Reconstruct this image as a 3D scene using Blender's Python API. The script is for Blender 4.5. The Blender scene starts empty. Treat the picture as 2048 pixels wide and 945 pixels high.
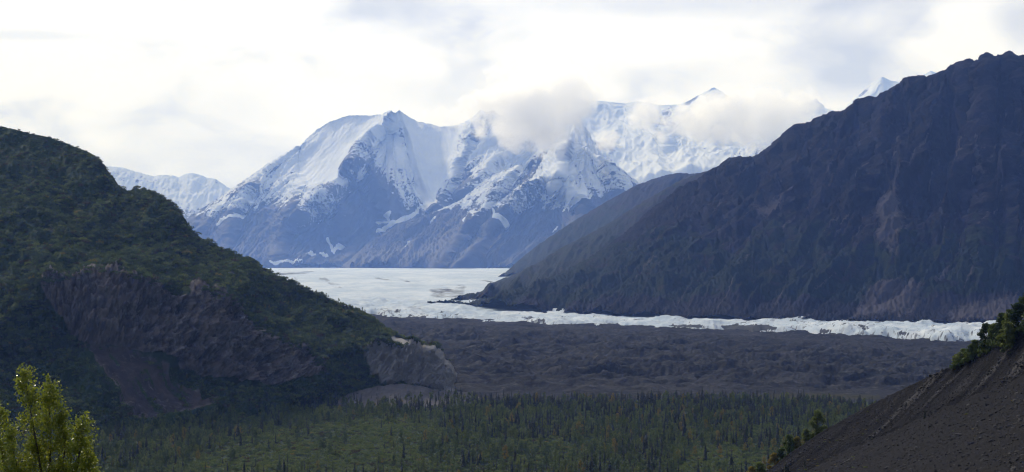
import bpy, math, random
import numpy as np
from mathutils import Vector
R = math.radians
rng = np.random.default_rng(7)
random.seed(7)
sc = bpy.context.scene
col = sc.collection

# ------------------------------------------------------------------ camera
FPX, HOR, ZC = 3821.0, 530.0, 165.0          # focal length in photo pixels, horizon row, eye height (m)
cam_d = bpy.data.cameras.new('camera'); cam = bpy.data.objects.new('camera', cam_d); col.objects.link(cam)
cam.location = (0, 0, ZC); cam.rotation_euler = (R(90), 0, 0)
cam_d.sensor_width = 36; cam_d.lens = 36 * FPX / 2048
cam_d.shift_y = (HOR - 472.5) / 2048
cam_d.clip_start = 0.5; cam_d.clip_end = 200000
sc.camera = cam

# ------------------------------------------------------------------ render, exposure
sc.render.engine = 'CYCLES'
sc.view_settings.view_transform = 'Standard'; sc.view_settings.look = 'None'
sc.view_settings.exposure = 0; sc.view_settings.gamma = 1
cy = sc.cycles
cy.max_bounces = 22; cy.diffuse_bounces = 2; cy.glossy_bounces = 2; cy.transmission_bounces = 2
cy.transparent_max_bounces = 8; cy.volume_bounces = 22
cy.volume_step_rate = 1.0; cy.volume_max_steps = 128
cy.filter_width = 1.15; cy.use_denoising = True; cy.use_adaptive_sampling = True; cy.adaptive_threshold = 0.01
cy.caustics_reflective = False; cy.caustics_refractive = False

# ------------------------------------------------------------------ sun and sky
SUN_EL, SUN_AZ = 30.0, -24.0                 # ahead of the camera and a little to the left
S = Vector((math.sin(R(SUN_AZ)) * math.cos(R(SUN_EL)), math.cos(R(SUN_AZ)) * math.cos(R(SUN_EL)), math.sin(R(SUN_EL))))
sl = bpy.data.lights.new('sun', 'SUN'); sl.energy = 2.4; sl.angle = R(4); sl.color = (1.0, 0.95, 0.87)
sun = bpy.data.objects.new('sun', sl); col.objects.link(sun)
sun.location = (0, 0, 9000); sun.rotation_euler = (-S).to_track_quat('-Z', 'Y').to_euler()


class NT:
    """small helper to write node trees"""
    def __init__(s, tree): s.t = tree; tree.nodes.clear()
    def n(s, typ, **kw):
        nd = s.t.nodes.new(typ)
        for k, v in kw.items():
            if k[0] == '_':
                nd.inputs[int(k[1:])].default_value = v
            else: setattr(nd, k, v)
        return nd
    def l(s, a, b): s.t.links.new(a, b)
    def put(s, sock, v):
        if hasattr(v, 'links') or isinstance(v, bpy.types.NodeSocket): s.l(v, sock)
        else: sock.default_value = v
    def math(s, op, a, b=0.0, c=None, clamp=False):
        nd = s.n('ShaderNodeMath', operation=op); nd.use_clamp = clamp
        s.put(nd.inputs[0], a); s.put(nd.inputs[1], b)
        if c is not None: s.put(nd.inputs[2], c)
        return nd.outputs[0]
    def vmath(s, op, a, b=(0, 0, 0)):
        nd = s.n('ShaderNodeVectorMath', operation=op); s.put(nd.inputs[0], a); s.put(nd.inputs[1], b)
        return nd.outputs['Value'] if op in ('LENGTH', 'DOT_PRODUCT') else nd.outputs[0]
    def scale(s, v, k):
        nd = s.n('ShaderNodeVectorMath', operation='MULTIPLY'); s.put(nd.inputs[0], v); s.put(nd.inputs[1], k); return nd.outputs[0]
    def noise(s, v, sc_, det=4, rough=0.55, dist=0.0, typ='FBM'):
        nd = s.n('ShaderNodeTexNoise'); nd.noise_dimensions = '3D'
        s.put(nd.inputs['Vector'], v); nd.inputs['Scale'].default_value = sc_; nd.inputs['Detail'].default_value = det
        nd.inputs['Roughness'].default_value = rough; nd.inputs['Distortion'].default_value = dist
        return nd.outputs[0]
    def ramp(s, x, a, b, lo=0.0, hi=1.0, smooth=True):
        nd = s.n('ShaderNodeMapRange'); nd.interpolation_type = 'SMOOTHSTEP' if smooth else 'LINEAR'
        s.put(nd.inputs[0], x)
        for i, v in enumerate((a, b, lo, hi)): s.put(nd.inputs[i + 1], v)
        return nd.outputs[0]
    def mix(s, f, a, b, mode='MIX'):
        nd = s.n('ShaderNodeMix'); nd.data_type = 'RGBA'; nd.blend_type = mode
        s.put(nd.inputs[0], f)
        s.put(nd.inputs[6], a if not isinstance(a, tuple) else (*a, 1)[:4]); s.put(nd.inputs[7], b if not isinstance(b, tuple) else (*b, 1)[:4])
        return nd.outputs[2]
    def attr(s, name): return s.n('ShaderNodeAttribute', attribute_name=name).outputs['Fac']
    def pos(s): return s.n('ShaderNodeNewGeometry').outputs['Position']


def pdir(px, py):                               # unit direction of a photo point
    return Vector(((px - 1024) / FPX, 1, (HOR - py) / FPX)).normalized()


world = bpy.data.worlds.new('World'); sc.world = world; world.use_nodes = True
w = NT(world.node_tree)
gen = w.n('ShaderNodeTexCoord').outputs['Generated']
sky = w.n('ShaderNodeTexSky'); sky.sky_type = 'NISHITA'; sky.sun_disc = False
sky.sun_elevation = R(SUN_EL); sky.sun_rotation = R(SUN_AZ); sky.altitude = 300; sky.air_density = 1.0; sky.dust_density = 0.6
skyc = w.scale(sky.outputs[0], (0.1, 0.1, 0.1))
glow = w.ramp(w.vmath('DOT_PRODUCT', gen, tuple(S)), 0.28, 0.80, 0.28, 1.20)
st = w.scale(gen, (1.0, 1.0, 2.0))
n1 = w.noise(st, 7.0, 9, 0.52, 0.35)
n2 = w.noise(w.vmath('ADD', st, (3.1, 1.7, 0.4)), 19.0, 8, 0.55, 0.5)
shade = w.math('ADD', w.math('MULTIPLY', n1, 0.65), w.math('MULTIPLY', n2, 0.35))
grey = w.ramp(shade, 0.46, 0.66, 0.0, 0.85)
# broad grey undersides that the photograph shows
for (px, py, ax, az, amp) in ((390, 250, 210, 95, .5), (880, 185, 170, 50, .45), (1350, 10, 470, 32, .9), (1690, 125, 130, 65, 1.0),
                              (1330, 150, 150, 40, .55), (560, 330, 230, 60, .35), (2040, 40, 60, 60, 1.1), (60, 72, 150, 12, .6), (1880, 40, 60, 25, -.3),
                              (700, 90, 330, 60, -.7), (1250, 90, 250, 40, -.8), (650, 190, 65, 40, -.8), (1900, 90, 120, 40, -.4)):
    d = pdir(px, py)
    dd = w.vmath('SUBTRACT', gen, tuple(d))
    ln = w.vmath('LENGTH', w.vmath('MULTIPLY', dd, (FPX / ax, 2.0, FPX / az)))
    ln = w.math('ADD', ln, w.math('MULTIPLY', w.math('SUBTRACT', n2, 0.5), 1.6))
    grey = w.math('ADD', grey, w.ramp(ln, 0.1, 1.25, amp * 0.62, 0.0))
grey = w.math('MAXIMUM', w.math('MINIMUM', grey, 1.0), 0.0)
cloudc = w.mix(grey, (1.0, 0.985, 0.96), (0.54, 0.555, 0.60))
# cloud far from the sun is bluer, as thin overcast is
tint = w.mix(w.ramp(w.vmath('DOT_PRODUCT', gen, tuple(S)), 0.0, 0.80), (0.66, 0.80, 1.12), (0.95, 1.0, 1.16))
cloudc = w.mix(1.0, cloudc, tint, 'MULTIPLY')
cm = w.n('ShaderNodeVectorMath', operation='SCALE'); w.l(cloudc, cm.inputs[0]); w.l(glow, cm.inputs['Scale'])
gap = w.ramp(w.noise(w.vmath('ADD', st, (9, 2, 5)), 3.0, 6, 0.5), 0.56, 0.72, 0.0, 0.35)
final = w.mix(gap, cm.outputs[0], skyc)
bg = w.n('ShaderNodeBackground'); w.l(final, bg.inputs[0]); bg.inputs[1].default_value = 1.0
w.l(bg.outputs[0], w.n('ShaderNodeOutputWorld').inputs[0])

# ------------------------------------------------------------------ noise in numpy
_p = np.random.default_rng(3).permutation(256); _p = np.concatenate([_p, _p, _p])
_g = np.random.default_rng(4).normal(size=(256, 3)); _g /= np.linalg.norm(_g, axis=1)[:, None]


def perlin(x, y, z=0.0):
    x, y, z = np.broadcast_arrays(np.asarray(x, float), y, z)
    xi, yi, zi = np.floor(x).astype(int), np.floor(y).astype(int), np.floor(z).astype(int)
    xf, yf, zf = x - xi, y - yi, z - zi
    xi &= 255; yi &= 255; zi &= 255
    f = lambda t: t * t * t * (t * (t * 6 - 15) + 10)
    u, v, w_ = f(xf), f(yf), f(zf)
    def g(a, b, c):
        h = _g[_p[_p[_p[xi + a] + yi + b] + zi + c]]
        return h[..., 0] * (xf - a) + h[..., 1] * (yf - b) + h[..., 2] * (zf - c)
    x00 = g(0, 0, 0) * (1 - u) + g(1, 0, 0) * u; x10 = g(0, 1, 0) * (1 - u) + g(1, 1, 0) * u
    x01 = g(0, 0, 1) * (1 - u) + g(1, 0, 1) * u; x11 = g(0, 1, 1) * (1 - u) + g(1, 1, 1) * u
    return ((x00 * (1 - v) + x10 * v) * (1 - w_) + (x01 * (1 - v) + x11 * v) * w_) * 1.6


def fbm(x, y, z=0.0, o=5, gain=0.5, ridged=False):
    s, a, f, t = 0, 1.0, 1.0, 0.0
    for i in range(o):
        n = perlin(x * f + 17.3 * i, y * f - 9.1 * i, np.asarray(z) * f + 4.7 * i)
        if ridged: n = 1 - 2 * np.abs(n)
        s = s + a * n; t += a; a *= gain; f *= 2.03
    return s / t


def smooth(x, a, b):
    t = np.clip((x - a) / (b - a), 0, 1); return t * t * (3 - 2 * t)


def interp(pts, x, k=1):
    p = np.array(sorted(pts)); return np.interp(x, p[:, 0], p[:, k])


def pmask(px, py, poly, soft):
    """1 inside a polygon given in photo pixels, falling to 0 over `soft` pixels"""
    poly = np.array(poly, float); n = len(poly)
    d = np.full(px.shape, 1e9); inside = np.zeros(px.shape, bool)
    for i in range(n):
        a, b = poly[i], poly[(i + 1) % n]; e = b - a
        t = np.clip(((px - a[0]) * e[0] + (py - a[1]) * e[1]) / (e @ e), 0, 1)
        d = np.minimum(d, np.hypot(px - a[0] - t * e[0], py - a[1] - t * e[1]))
        if a[1] != b[1]:
            c = ((a[1] > py) != (b[1] > py)) & (px < (b[0] - a[0]) * (py - a[1]) / (b[1] - a[1]) + a[0])
            inside ^= c
    return smooth(np.where(inside, d, -d), -soft, soft)


def line_dist(px, py, pts):
    d = np.full(px.shape, 1e9)
    for a, b in zip(pts[:-1], pts[1:]):
        a = np.array(a, float); b = np.array(b, float); e = b - a
        t = np.clip(((px - a[0]) * e[0] + (py - a[1]) * e[1]) / (e @ e), 0, 1)
        d = np.minimum(d, np.hypot(px - a[0] - t * e[0], py - a[1] - t * e[1]))
    return d


def W(px, py, D): return np.stack([(px - 1024) / FPX * D, D + 0 * px, ZC + (HOR - py) / FPX * D], -1)
def proj(P): return 1024 + P[..., 0] / P[..., 1] * FPX, HOR - (P[..., 2] - ZC) / P[..., 1] * FPX


# ------------------------------------------------------------------ object helpers
def tag(o, label=None, cat=None, group=None, kind=None):
    if label: o['label'] = label
    if cat: o['category'] = cat
    if group: o['group'] = group
    if kind: o['kind'] = kind
    return o


def mesh_np(name, V, faces, mats, midx=None, shade=True, attrs=None):
    """V (n,3); faces (m,3|4) array"""
    me = bpy.data.meshes.new(name)
    V = np.ascontiguousarray(V, dtype=np.float32).reshape(-1, 3); F = np.ascontiguousarray(faces, dtype=np.int32)
    me.vertices.add(len(V)); me.vertices.foreach_set('co', V.ravel())
    me.loops.add(F.size); me.loops.foreach_set('vertex_index', F.ravel())
    me.polygons.add(len(F)); me.polygons.foreach_set('loop_start', np.arange(0, F.size, F.shape[1], dtype=np.int32))
    if midx is not None: me.polygons.foreach_set('material_index', np.asarray(midx, dtype=np.int32))
    if shade: me.polygons.foreach_set('use_smooth', np.ones(len(F), bool))
    for m in mats: me.materials.append(m)
    for k, a in (attrs or {}).items():
        at = me.attributes.new(k, 'FLOAT', 'POINT'); at.data.foreach_set('value', np.asarray(a, np.float32).ravel())
    me.update(calc_edges=True)
    return me


def obj(name, me, parent=None, loc=None, collection=None):
    o = bpy.data.objects.new(name, me)
    (collection or col).objects.link(o)
    if parent: o.parent = parent
    if loc is not None: o.location = loc
    return o


def grid_faces(nu, nv):
    i = np.arange(nu * nv).reshape(nu, nv)
    return np.stack([i[:-1, :-1], i[1:, :-1], i[1:, 1:], i[:-1, 1:]], -1).reshape(-1, 4)


def normals(P):
    du = np.gradient(P, axis=0); dv = np.gradient(P, axis=1)
    n = np.cross(du, dv); n /= np.linalg.norm(n, axis=-1)[..., None] + 1e-9
    return n


def box_blur(a, k, axis):
    if k < 2: return a
    pad = [(0, 0)] * a.ndim; pad[axis] = (k // 2, k - 1 - k // 2)
    c = np.cumsum(np.pad(a, pad, mode='edge'), axis=axis)
    c = np.insert(c, 0, 0, axis=axis)
    sl1 = [slice(None)] * a.ndim; sl2 = list(sl1)
    sl1[axis] = slice(k, None); sl2[axis] = slice(0, -k)
    return (c[tuple(sl1)] - c[tuple(sl2)]) / k


def loft(px, lines, rows, spurs=(), blur=0, back=(900, 14, -10)):
    """surface strung between lines of (px, py, D) from the foot up to the crest, with a back slope behind the crest"""
    L = [(interp(l, px, 1), interp(l, px, 2)) for l in lines]
    PY, D = [], []
    for k in range(len(L) - 1):
        t = np.linspace(0, 1, rows[k], endpoint=(k == len(L) - 2))[None, :]
        PY.append(L[k][0][:, None] * (1 - t) + L[k + 1][0][:, None] * t); D.append(L[k][1][:, None] * (1 - t) + L[k + 1][1][:, None] * t)
    PY, D = np.concatenate(PY, 1), np.concatenate(D, 1)
    PX = np.repeat(px[:, None], PY.shape[1], 1)
    if blur: D = box_blur(box_blur(D, blur, 1), blur, 1)
    for (pts, amp, wd) in spurs:
        d = line_dist(PX, PY, pts)
        D = D - amp * np.exp(-d / wd)
    P = W(PX, PY, D)
    nf = P.shape[1]
    dist, nb, zb = back
    t = (np.arange(1, nb + 1) / nb)[None, :, None] ** 1.3
    last = P[:, -1:, :]; end = last.copy(); end[..., 1] += dist; end[..., 0] *= (end[..., 1] / last[..., 1]); end[..., 2] = zb
    P = np.concatenate([P, last * (1 - t) + end * t], 1)
    return P, PX, PY, nf


# ------------------------------------------------------------------ materials
def new_mat(name, rough=0.9, spec=0.3):
    m = bpy.data.materials.new(name); m.use_nodes = True
    t = NT(m.node_tree); b = t.n('ShaderNodeBsdfPrincipled'); b.inputs['Roughness'].default_value = rough
    b.inputs['Specular IOR Level'].default_value = spec
    o = t.n('ShaderNodeOutputMaterial'); t.l(b.outputs[0], o.inputs[0])
    return m, t, b


def bump(t, b, h, dist, strength=1.0):
    bp = t.n('ShaderNodeBump'); bp.inputs['Strength'].default_value = strength; bp.inputs['Distance'].default_value = dist
    t.l(h, bp.inputs['Height']); t.l(bp.outputs[0], b.inputs['Normal'])


def rock_snow_mat(name, rock1, rock2, f, snowc=(0.80, 0.84, 0.90), amp=0.5, bdist=18.0):
    """rock with a broken snow cover: attribute 'snow' sets how much, noise of scale f breaks it up"""
    m, t, b = new_mat(name, 0.85, 0.2)
    p = t.pos(); ps = t.scale(p, (1, 0.6, 1))
    a = t.attr('snow'); q = t.noise(ps, f, 8, 0.68, 0.6); q2 = t.noise(ps, f * 6.5, 5, 0.7, 0.3)
    q3 = t.noise(ps, f * 22, 4, 0.7, 0.2)
    nn = t.math('ADD', t.math('MULTIPLY', t.math('SUBTRACT', q, 0.5), amp), t.math('MULTIPLY', t.math('SUBTRACT', q2, 0.5), amp * 1.9))
    nn = t.math('ADD', nn, t.math('MULTIPLY', t.math('SUBTRACT', q3, 0.5), amp * 1.6))
    cov = t.ramp(t.math('ADD', a, nn), 0.42, 0.56)
    rock = t.mix(t.ramp(t.noise(p, f * 0.6, 6, 0.6), 0.35, 0.65), rock1, rock2)
    rock = t.mix(t.ramp(q2, 0.3, 0.7), rock, t.mix(0.5, rock, (0, 0, 0)))
    sn = t.mix(t.ramp(t.noise(t.scale(p, (0.35, .6, 1.6)), f * 1.2, 6, 0.6), 0.3, 0.7), snowc, (snowc[0] * .84, snowc[1] * .87, snowc[2] * .92))
    t.l(t.mix(cov, rock, sn), b.inputs['Base Color'])
    hgt = t.math('ADD', t.math('MULTIPLY', q2, 0.7), t.math('MULTIPLY', cov, -0.15))
    bump(t, b, hgt, bdist, 0.7)
    return m


def rock_veg_mat(name, rocks, vegs, f, bdist, veg_noise=0.5, speck=None):
    """rock and low vegetation: attribute 'veg' 0..1 gives the balance"""
    m, t, b = new_mat(name, 0.95, 0.05)
    p = t.pos()
    n_a = t.noise(p, f, 7, 0.65, 0.5); n_b = t.noise(p, f * 5, 6, 0.7, 0.3); n_c = t.noise(t.scale(p, (1, 1, .35)), f * 9, 5, 0.7)
    rock = t.mix(t.ramp(n_a, 0.38, 0.62), rocks[0], rocks[1]); rock = t.mix(t.ramp(n_c, 0.5, 0.75), rock, rocks[2])
    veg = t.mix(t.ramp(n_b, 0.38, 0.62), vegs[0], vegs[1]); veg = t.mix(t.ramp(t.noise(p, f * 2.1, 5, 0.6), 0.52, 0.7), veg, vegs[2])
    rock = t.mix(t.attr('fan'), rock, t.mix(1.0, rock, (0.27, 0.27, 0.29), 'MULTIPLY'))
    rock = t.mix(t.math('MULTIPLY', t.attr('crack'), 0.75), rock, t.mix(1.0, rock, (0.28, 0.27, 0.30), 'MULTIPLY'))  # shade of the cracks painted into the rock colour
    v = t.math('ADD', t.attr('veg'), t.math('MULTIPLY', t.math('SUBTRACT', t.math('ADD', n_a, n_b), 1.0), veg_noise))
    c = t.mix(t.ramp(v, 0.38, 0.62), rock, veg)
    if speck: c = t.mix(t.ramp(t.math('ADD', t.math('ADD', t.math('MULTIPLY', n_c, .5), t.math('MULTIPLY', n_a, .5)), t.math('MULTIPLY', t.attr('pale'), 0.42)), 0.57, 0.82, 0, 0.9), c, speck)
    t.l(c, b.inputs['Base Color'])
    bump(t, b, t.math('ADD', n_b, n_c), bdist, 0.8)
    return m


M = {}
M['massif'] = rock_snow_mat('massif_rock_and_snow', (0.040, 0.043, 0.052), (0.070, 0.070, 0.078), 0.0016)
M['range'] = rock_snow_mat('back_range_snow', (0.07, 0.07, 0.085), (0.10, 0.10, 0.11), 0.0011, amp=0.42, bdist=8)
M['right'] = rock_veg_mat('purple_brown_mountain', ((0.019, 0.016, 0.029), (0.009, 0.010, 0.021), (0.036, 0.032, 0.048)),
                          ((0.006, 0.014, 0.010), (0.014, 0.024, 0.012), (0.026, 0.020, 0.022)), 0.008, 14.0, 0.9, (0.085, 0.075, 0.085))
M['spur'] = rock_veg_mat('far_spur_tundra', ((0.030, 0.024, 0.030), (0.022, 0.022, 0.030), (0.045, 0.038, 0.042)),
                         ((0.016, 0.026, 0.020), (0.028, 0.034, 0.020), (0.034, 0.026, 0.026)), 0.006, 14.0, 0.8, (0.08, 0.075, 0.075))
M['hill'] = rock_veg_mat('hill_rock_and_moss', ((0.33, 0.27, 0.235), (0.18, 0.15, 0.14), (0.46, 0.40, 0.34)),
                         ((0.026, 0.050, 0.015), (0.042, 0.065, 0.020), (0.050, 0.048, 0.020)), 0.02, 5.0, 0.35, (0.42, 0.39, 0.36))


def simple_ground(name, cols, f, bdist, extra=None, rough=0.95, spec=0.04, stretch=(1, 1, 1)):
    m, t, b = new_mat(name, rough, spec)
    p = t.scale(t.pos(), stretch)
    a = t.noise(p, f, 7, 0.65, 0.6); c = t.noise(p, f * 7, 6, 0.7, 0.2)
    cc = t.mix(t.ramp(a, 0.36, 0.64), cols[0], cols[1]); cc = t.mix(t.ramp(c, 0.5, 0.8), cc, cols[2])
    if extra: cc = extra(t, cc, a, c)
    t.l(cc, b.inputs['Base Color']); bump(t, b, t.math('ADD', a, c), bdist, 0.8)
    return m


M['floor'] = simple_ground('forest_floor', ((0.022, 0.036, 0.012), (0.036, 0.050, 0.015), (0.045, 0.048, 0.02)), 0.05, 0.8)
def _mor(t, cc, a, c):
    e = t.noise(t.pos(), .045, 6, .7, .8); cc = t.mix(t.ramp(e, .34, .5, .85, 0), cc, (0.014, 0.014, 0.020)); cc = t.mix(t.ramp(e, .58, .74, 0, .6), cc, (0.10, 0.095, 0.10))
    return t.mix(t.ramp(t.math('ADD', t.attr('veg'), t.math('MULTIPLY', t.math('SUBTRACT', c, .5), .8)), .4, .7), cc, (0.045, 0.043, 0.024))
M['moraine'] = simple_ground('grey_rubble_over_ice', ((0.043, 0.043, 0.048), (0.020, 0.021, 0.026), (0.10, 0.098, 0.10)), 0.010, 7.0, _mor)
M['gravel'] = simple_ground('pale_gravel', ((0.12, 0.11, 0.108), (0.085, 0.08, 0.082), (0.18, 0.17, 0.16)), 0.03, 1.0)
def _ice(t, cc, a, c):
    dirt = t.math('ADD', t.attr('dirt'), t.math('MULTIPLY', t.math('SUBTRACT', t.noise(t.scale(t.pos(), (1.0, 0.35, 1)), 0.011, 7, 0.7, .5), .5), 1.1))
    cc = t.mix(t.ramp(dirt, .38, .75, 0, .95), cc, (0.050, 0.050, 0.058))
    return t.mix(t.ramp(t.noise(t.scale(t.pos(), (1, .3, 1)), .005, 8, .68, .4), .42, .62), t.mix(1.0, cc, (.78, .83, .88), 'MULTIPLY'), cc)
M['ice'] = simple_ground('glacier_ice', ((0.82, 0.85, 0.86), (0.68, 0.76, 0.82), (0.88, 0.88, 0.87)), 0.02, 5.0, _ice, 0.9, 0.05)

# ------------------------------------------------------------------ the ground
def sheet(name, px, D, zfun, mat, attrs=None):
    PX, DD = np.meshgrid(px, D, indexing='ij'); X = (PX - 1024) / FPX * DD
    Z = zfun(PX, DD, X)
    P = np.stack([X, DD, Z], -1)
    at = attrs(PX, DD, X, Z) if attrs else None
    o = obj(name, mesh_np(name, P, grid_faces(len(px), len(D)), [mat], attrs=at))
    return o, P


def floor_z(X, D):
    z = np.interp(D, [0, 25, 50, 90, 300, 700, 1100, 1400, 1700, 2300, 2700], [163, 158, 152, 140, 108, 50, 12, 1, 0, 0, -4])
    return z + (fbm(X / 140, D / 140, 0.3, 4) * 4 * smooth(D, 200, 1200))
def floor_at(x, y): return float(floor_z(np.array([x]), np.array([y]))[0])

fl, _ = sheet('ground', np.linspace(-2200, 4200, 420), np.concatenate([np.linspace(2, 100, 40), np.geomspace(110, 2750, 200)]),
              lambda PX, D, X: floor_z(X, D), M['floor'])
tag(fl, 'shrubby green valley floor under the spruce forest', kind='structure')
pl = np.array([[-60000, -6000, -40], [60000, -6000, -40], [60000, 60000, -40], [-60000, 60000, -40]], float)
pb = obj('terrain', mesh_np('terrain', pl, [[0, 1, 2, 3]], [M['floor']])); tag(pb, 'distant valley bottom beyond the hills', kind='structure')

FRONT = [(600, 5300), (740, 5000), (1000, 4480), (1200, 4300), (1400, 4080), (1650, 3820), (1900, 3600), (2400, 3450)]   # where clean ice begins
def gl_z(D): return np.interp(D, [3400, 3800, 4500, 5000, 6000, 7000, 8000, 10000, 13000, 17500, 24500], [16, 20, 27, 33, 50, 66, 80, 98, 113, 124, 118])

def mor_z(PX, D, X):
    z = np.interp(D, [2250, 2400, 2700, 3400, 3900, 4500, 5200, 6500], [-3, 0, 2, 10, 15, 19, 24, 30])
    wx = X + 40 * fbm(X / 260, D / 260, 2.0, 3); wy = D + 60 * fbm(X / 230, D / 230, 5.0, 3)
    fr = interp(FRONT, PX)
    h = fbm(wx / 300, wy / 190, 1.0, 6, 0.56, True) * 34 + fbm(wx / 75, wy / 60, 3.0, 5, 0.6, True) * 20.0 - 10
    h = h + fbm(X / 28, D / 34, 8.0, 4, .6, True) * 6 * smooth(D, fr - 900, fr - 200) - 5 * smooth(D, fr - 500, fr)
    return z + h * smooth(D, 2280, 2650) * (.78 - .45 * smooth(D, fr - 900, fr - 100)) - 45 * smooth(D, fr + 250, fr + 1100)
def mor_at(PX, D, X, Z):
    px, py = PX, HOR - (Z - ZC) / D * FPX
    v = pmask(px, py, [(1480, 792), (1600, 782), (1760, 788), (1770, 802), (1600, 806), (1500, 800)], 8) * .7 + pmask(px, py, [(1180, 790), (1300, 778), (1380, 795), (1300, 803)], 8) * .5
    return {'veg': v}
mo, _ = sheet('moraine', np.linspace(560, 2420, 900), np.geomspace(2260, 6200, 330), mor_z, M['moraine'], mor_at)
tag(mo, 'dark grey hummocky rubble covering the glacier snout', kind='structure')

def ice_z(PX, D, X):
    fr = interp(FRONT, PX)
    near = 1 - smooth(D, fr + 500, fr + 2200)
    wx = X + 30 * fbm(X / 150, D / 150, 7.0, 3)
    hum = np.abs(fbm(wx / 150, D / 210, 11.0, 4, 0.55)) * 26 + fbm(wx / 60, D / 80, 3.3, 6, 0.65, True) * 9 - 3
    z = gl_z(D) + near * (hum - 6) + (1 - near) * (fbm(X / 260, D / 420, 9.0, 6, 0.62, True) * 7)
    lift = interp([(600, 2), (1000, 3), (1300, 5), (1500, 9), (1700, 16), (2000, 19), (2400, 19)], PX) * (1 - smooth(D, fr + 350, fr + 900))
    edge = fr + 60 + 260 * fbm(X / 190, D * 0 + 3.0, 1.0, 6, .6)
    z = z + 16 * fbm(X / 1300, D / 2500, 14., 4) * smooth(D, 12000, 17000)
    return z + lift - 70 * (1 - smooth(D, edge - 60, edge + 150)) ** 1.6
def ice_at(PX, D, X, Z):
    px, py = PX, HOR - (Z - ZC) / D * FPX
    fr = interp(FRONT, PX)
    d = 0.44 * (1 - smooth(D, fr - 20, fr + 200)) + 0.05
    front = 1 - smooth(D, fr + 350, fr + 900)
    d = d + front * (.55 * smooth(fbm(X / 70, D / 140, 51., 5, .6), .10, .34) + .45 * smooth(fbm(X / 16, D / 40, 52., 4, .65, True), .52, .72))
    d = d + .50 * (1 - front) * smooth(fbm((X + .12 * D) / 90, D / 2600, 55., 5, .6), .05, .35) * smooth(-D, -14000, -9000)
    for poly in ([(1130, 652), (1215, 653), (1215, 658), (1150, 659)], [(1215, 662), (1290, 655), (1300, 662), (1250, 667)], [(1330, 652), (1400, 650), (1410, 656)], [(1440, 652), (1530, 650), (1560, 657), (1500, 664), (1450, 660)], [(900, 638), (950, 640), (930, 645)],
                 [(960, 643), (1012, 644), (1000, 650)], [(1050, 648), (1100, 650), (1080, 655)], [(1640, 658), (1670, 664), (1640, 668)], [(1780, 662), (1830, 668), (1810, 671)]):
        d = np.maximum(d, 1.5 * pmask(px, py, poly, 1.6))
    for poly, k, s in (([(690, 572), (760, 570), (900, 566), (900, 578), (760, 579)], .42, 7), ([(855, 575), (935, 566), (935, 600), (860, 600)], .6, 12),
                       ([(780, 610), (830, 612), (870, 622), (820, 618)], .55, 3), ([(545, 546), (600, 543), (645, 540), (610, 549), (560, 552)], .6, 2.5), ([(600, 551), (760, 546), (900, 549), (760, 553), (620, 556)], .25, 4), ([(880, 560), (930, 556), (930, 580), (870, 582)], .3, 8)):
        d = np.maximum(d, k * pmask(px, py, poly, s))
    return {'dirt': d}
gc, _ = sheet('glacier', np.linspace(380, 2420, 820), np.concatenate([np.geomspace(3250, 6500, 230), np.geomspace(6550, 24800, 150)]), ice_z, M['ice'], ice_at)
tag(gc, 'white glacier winding between the mountains to a bright ice edge', kind='structure')


# ------------------------------------------------------------------ mountains
def add_mountain(name, label, px, lines, rows, disp, mat, attrs, spurs=(), blur=0, back=(4000, 14, -60)):
    P, PX, PY, nf = loft(px, lines, rows, spurs, blur, back)
    PYf = np.concatenate([PY, np.repeat(PY[:, -1:], P.shape[1] - nf, 1)], 1); PXf = np.repeat(px[:, None], P.shape[1], 1)
    N = normals(P); N *= np.where((N[..., 1:2] > 0), -1, 1)
    N[:, nf:] = N[:, nf - 1:nf]
    a = disp(P, PXf, PYf)
    t = np.ones(P.shape[1]); t[nf:] = np.linspace(1, 0, P.shape[1] - nf)
    P = P + N * (a * t)[..., None]
    # let the relief keep the measured height of the crest line
    ppx, ppy = proj(P); k = max(3, int(26 / (px[1] - px[0])))
    off = box_blur(ppy.min(1), k, 0) - box_blur(PY[:, -1], k, 0)
    wz = np.clip((PYf - PY[:, :1]) / (PY[:, -1:] - PY[:, :1] - 1e-6), 0, 1) * t[None]
    P[..., 2] += off[:, None] / FPX * P[..., 1] * wz
    at = attrs(P, PXf, PYf)
    o = obj(name, mesh_np(name, P, grid_faces(P.shape[0], P.shape[1]), [mat], attrs=at))
    tag(o, label, kind='structure')
    return o, P, nf


def flow(PX, PY, pts):
    """coordinate across the fall line; pts = (px, shear)"""
    return PX + interp(pts, PX) * (PY - 400)

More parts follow.
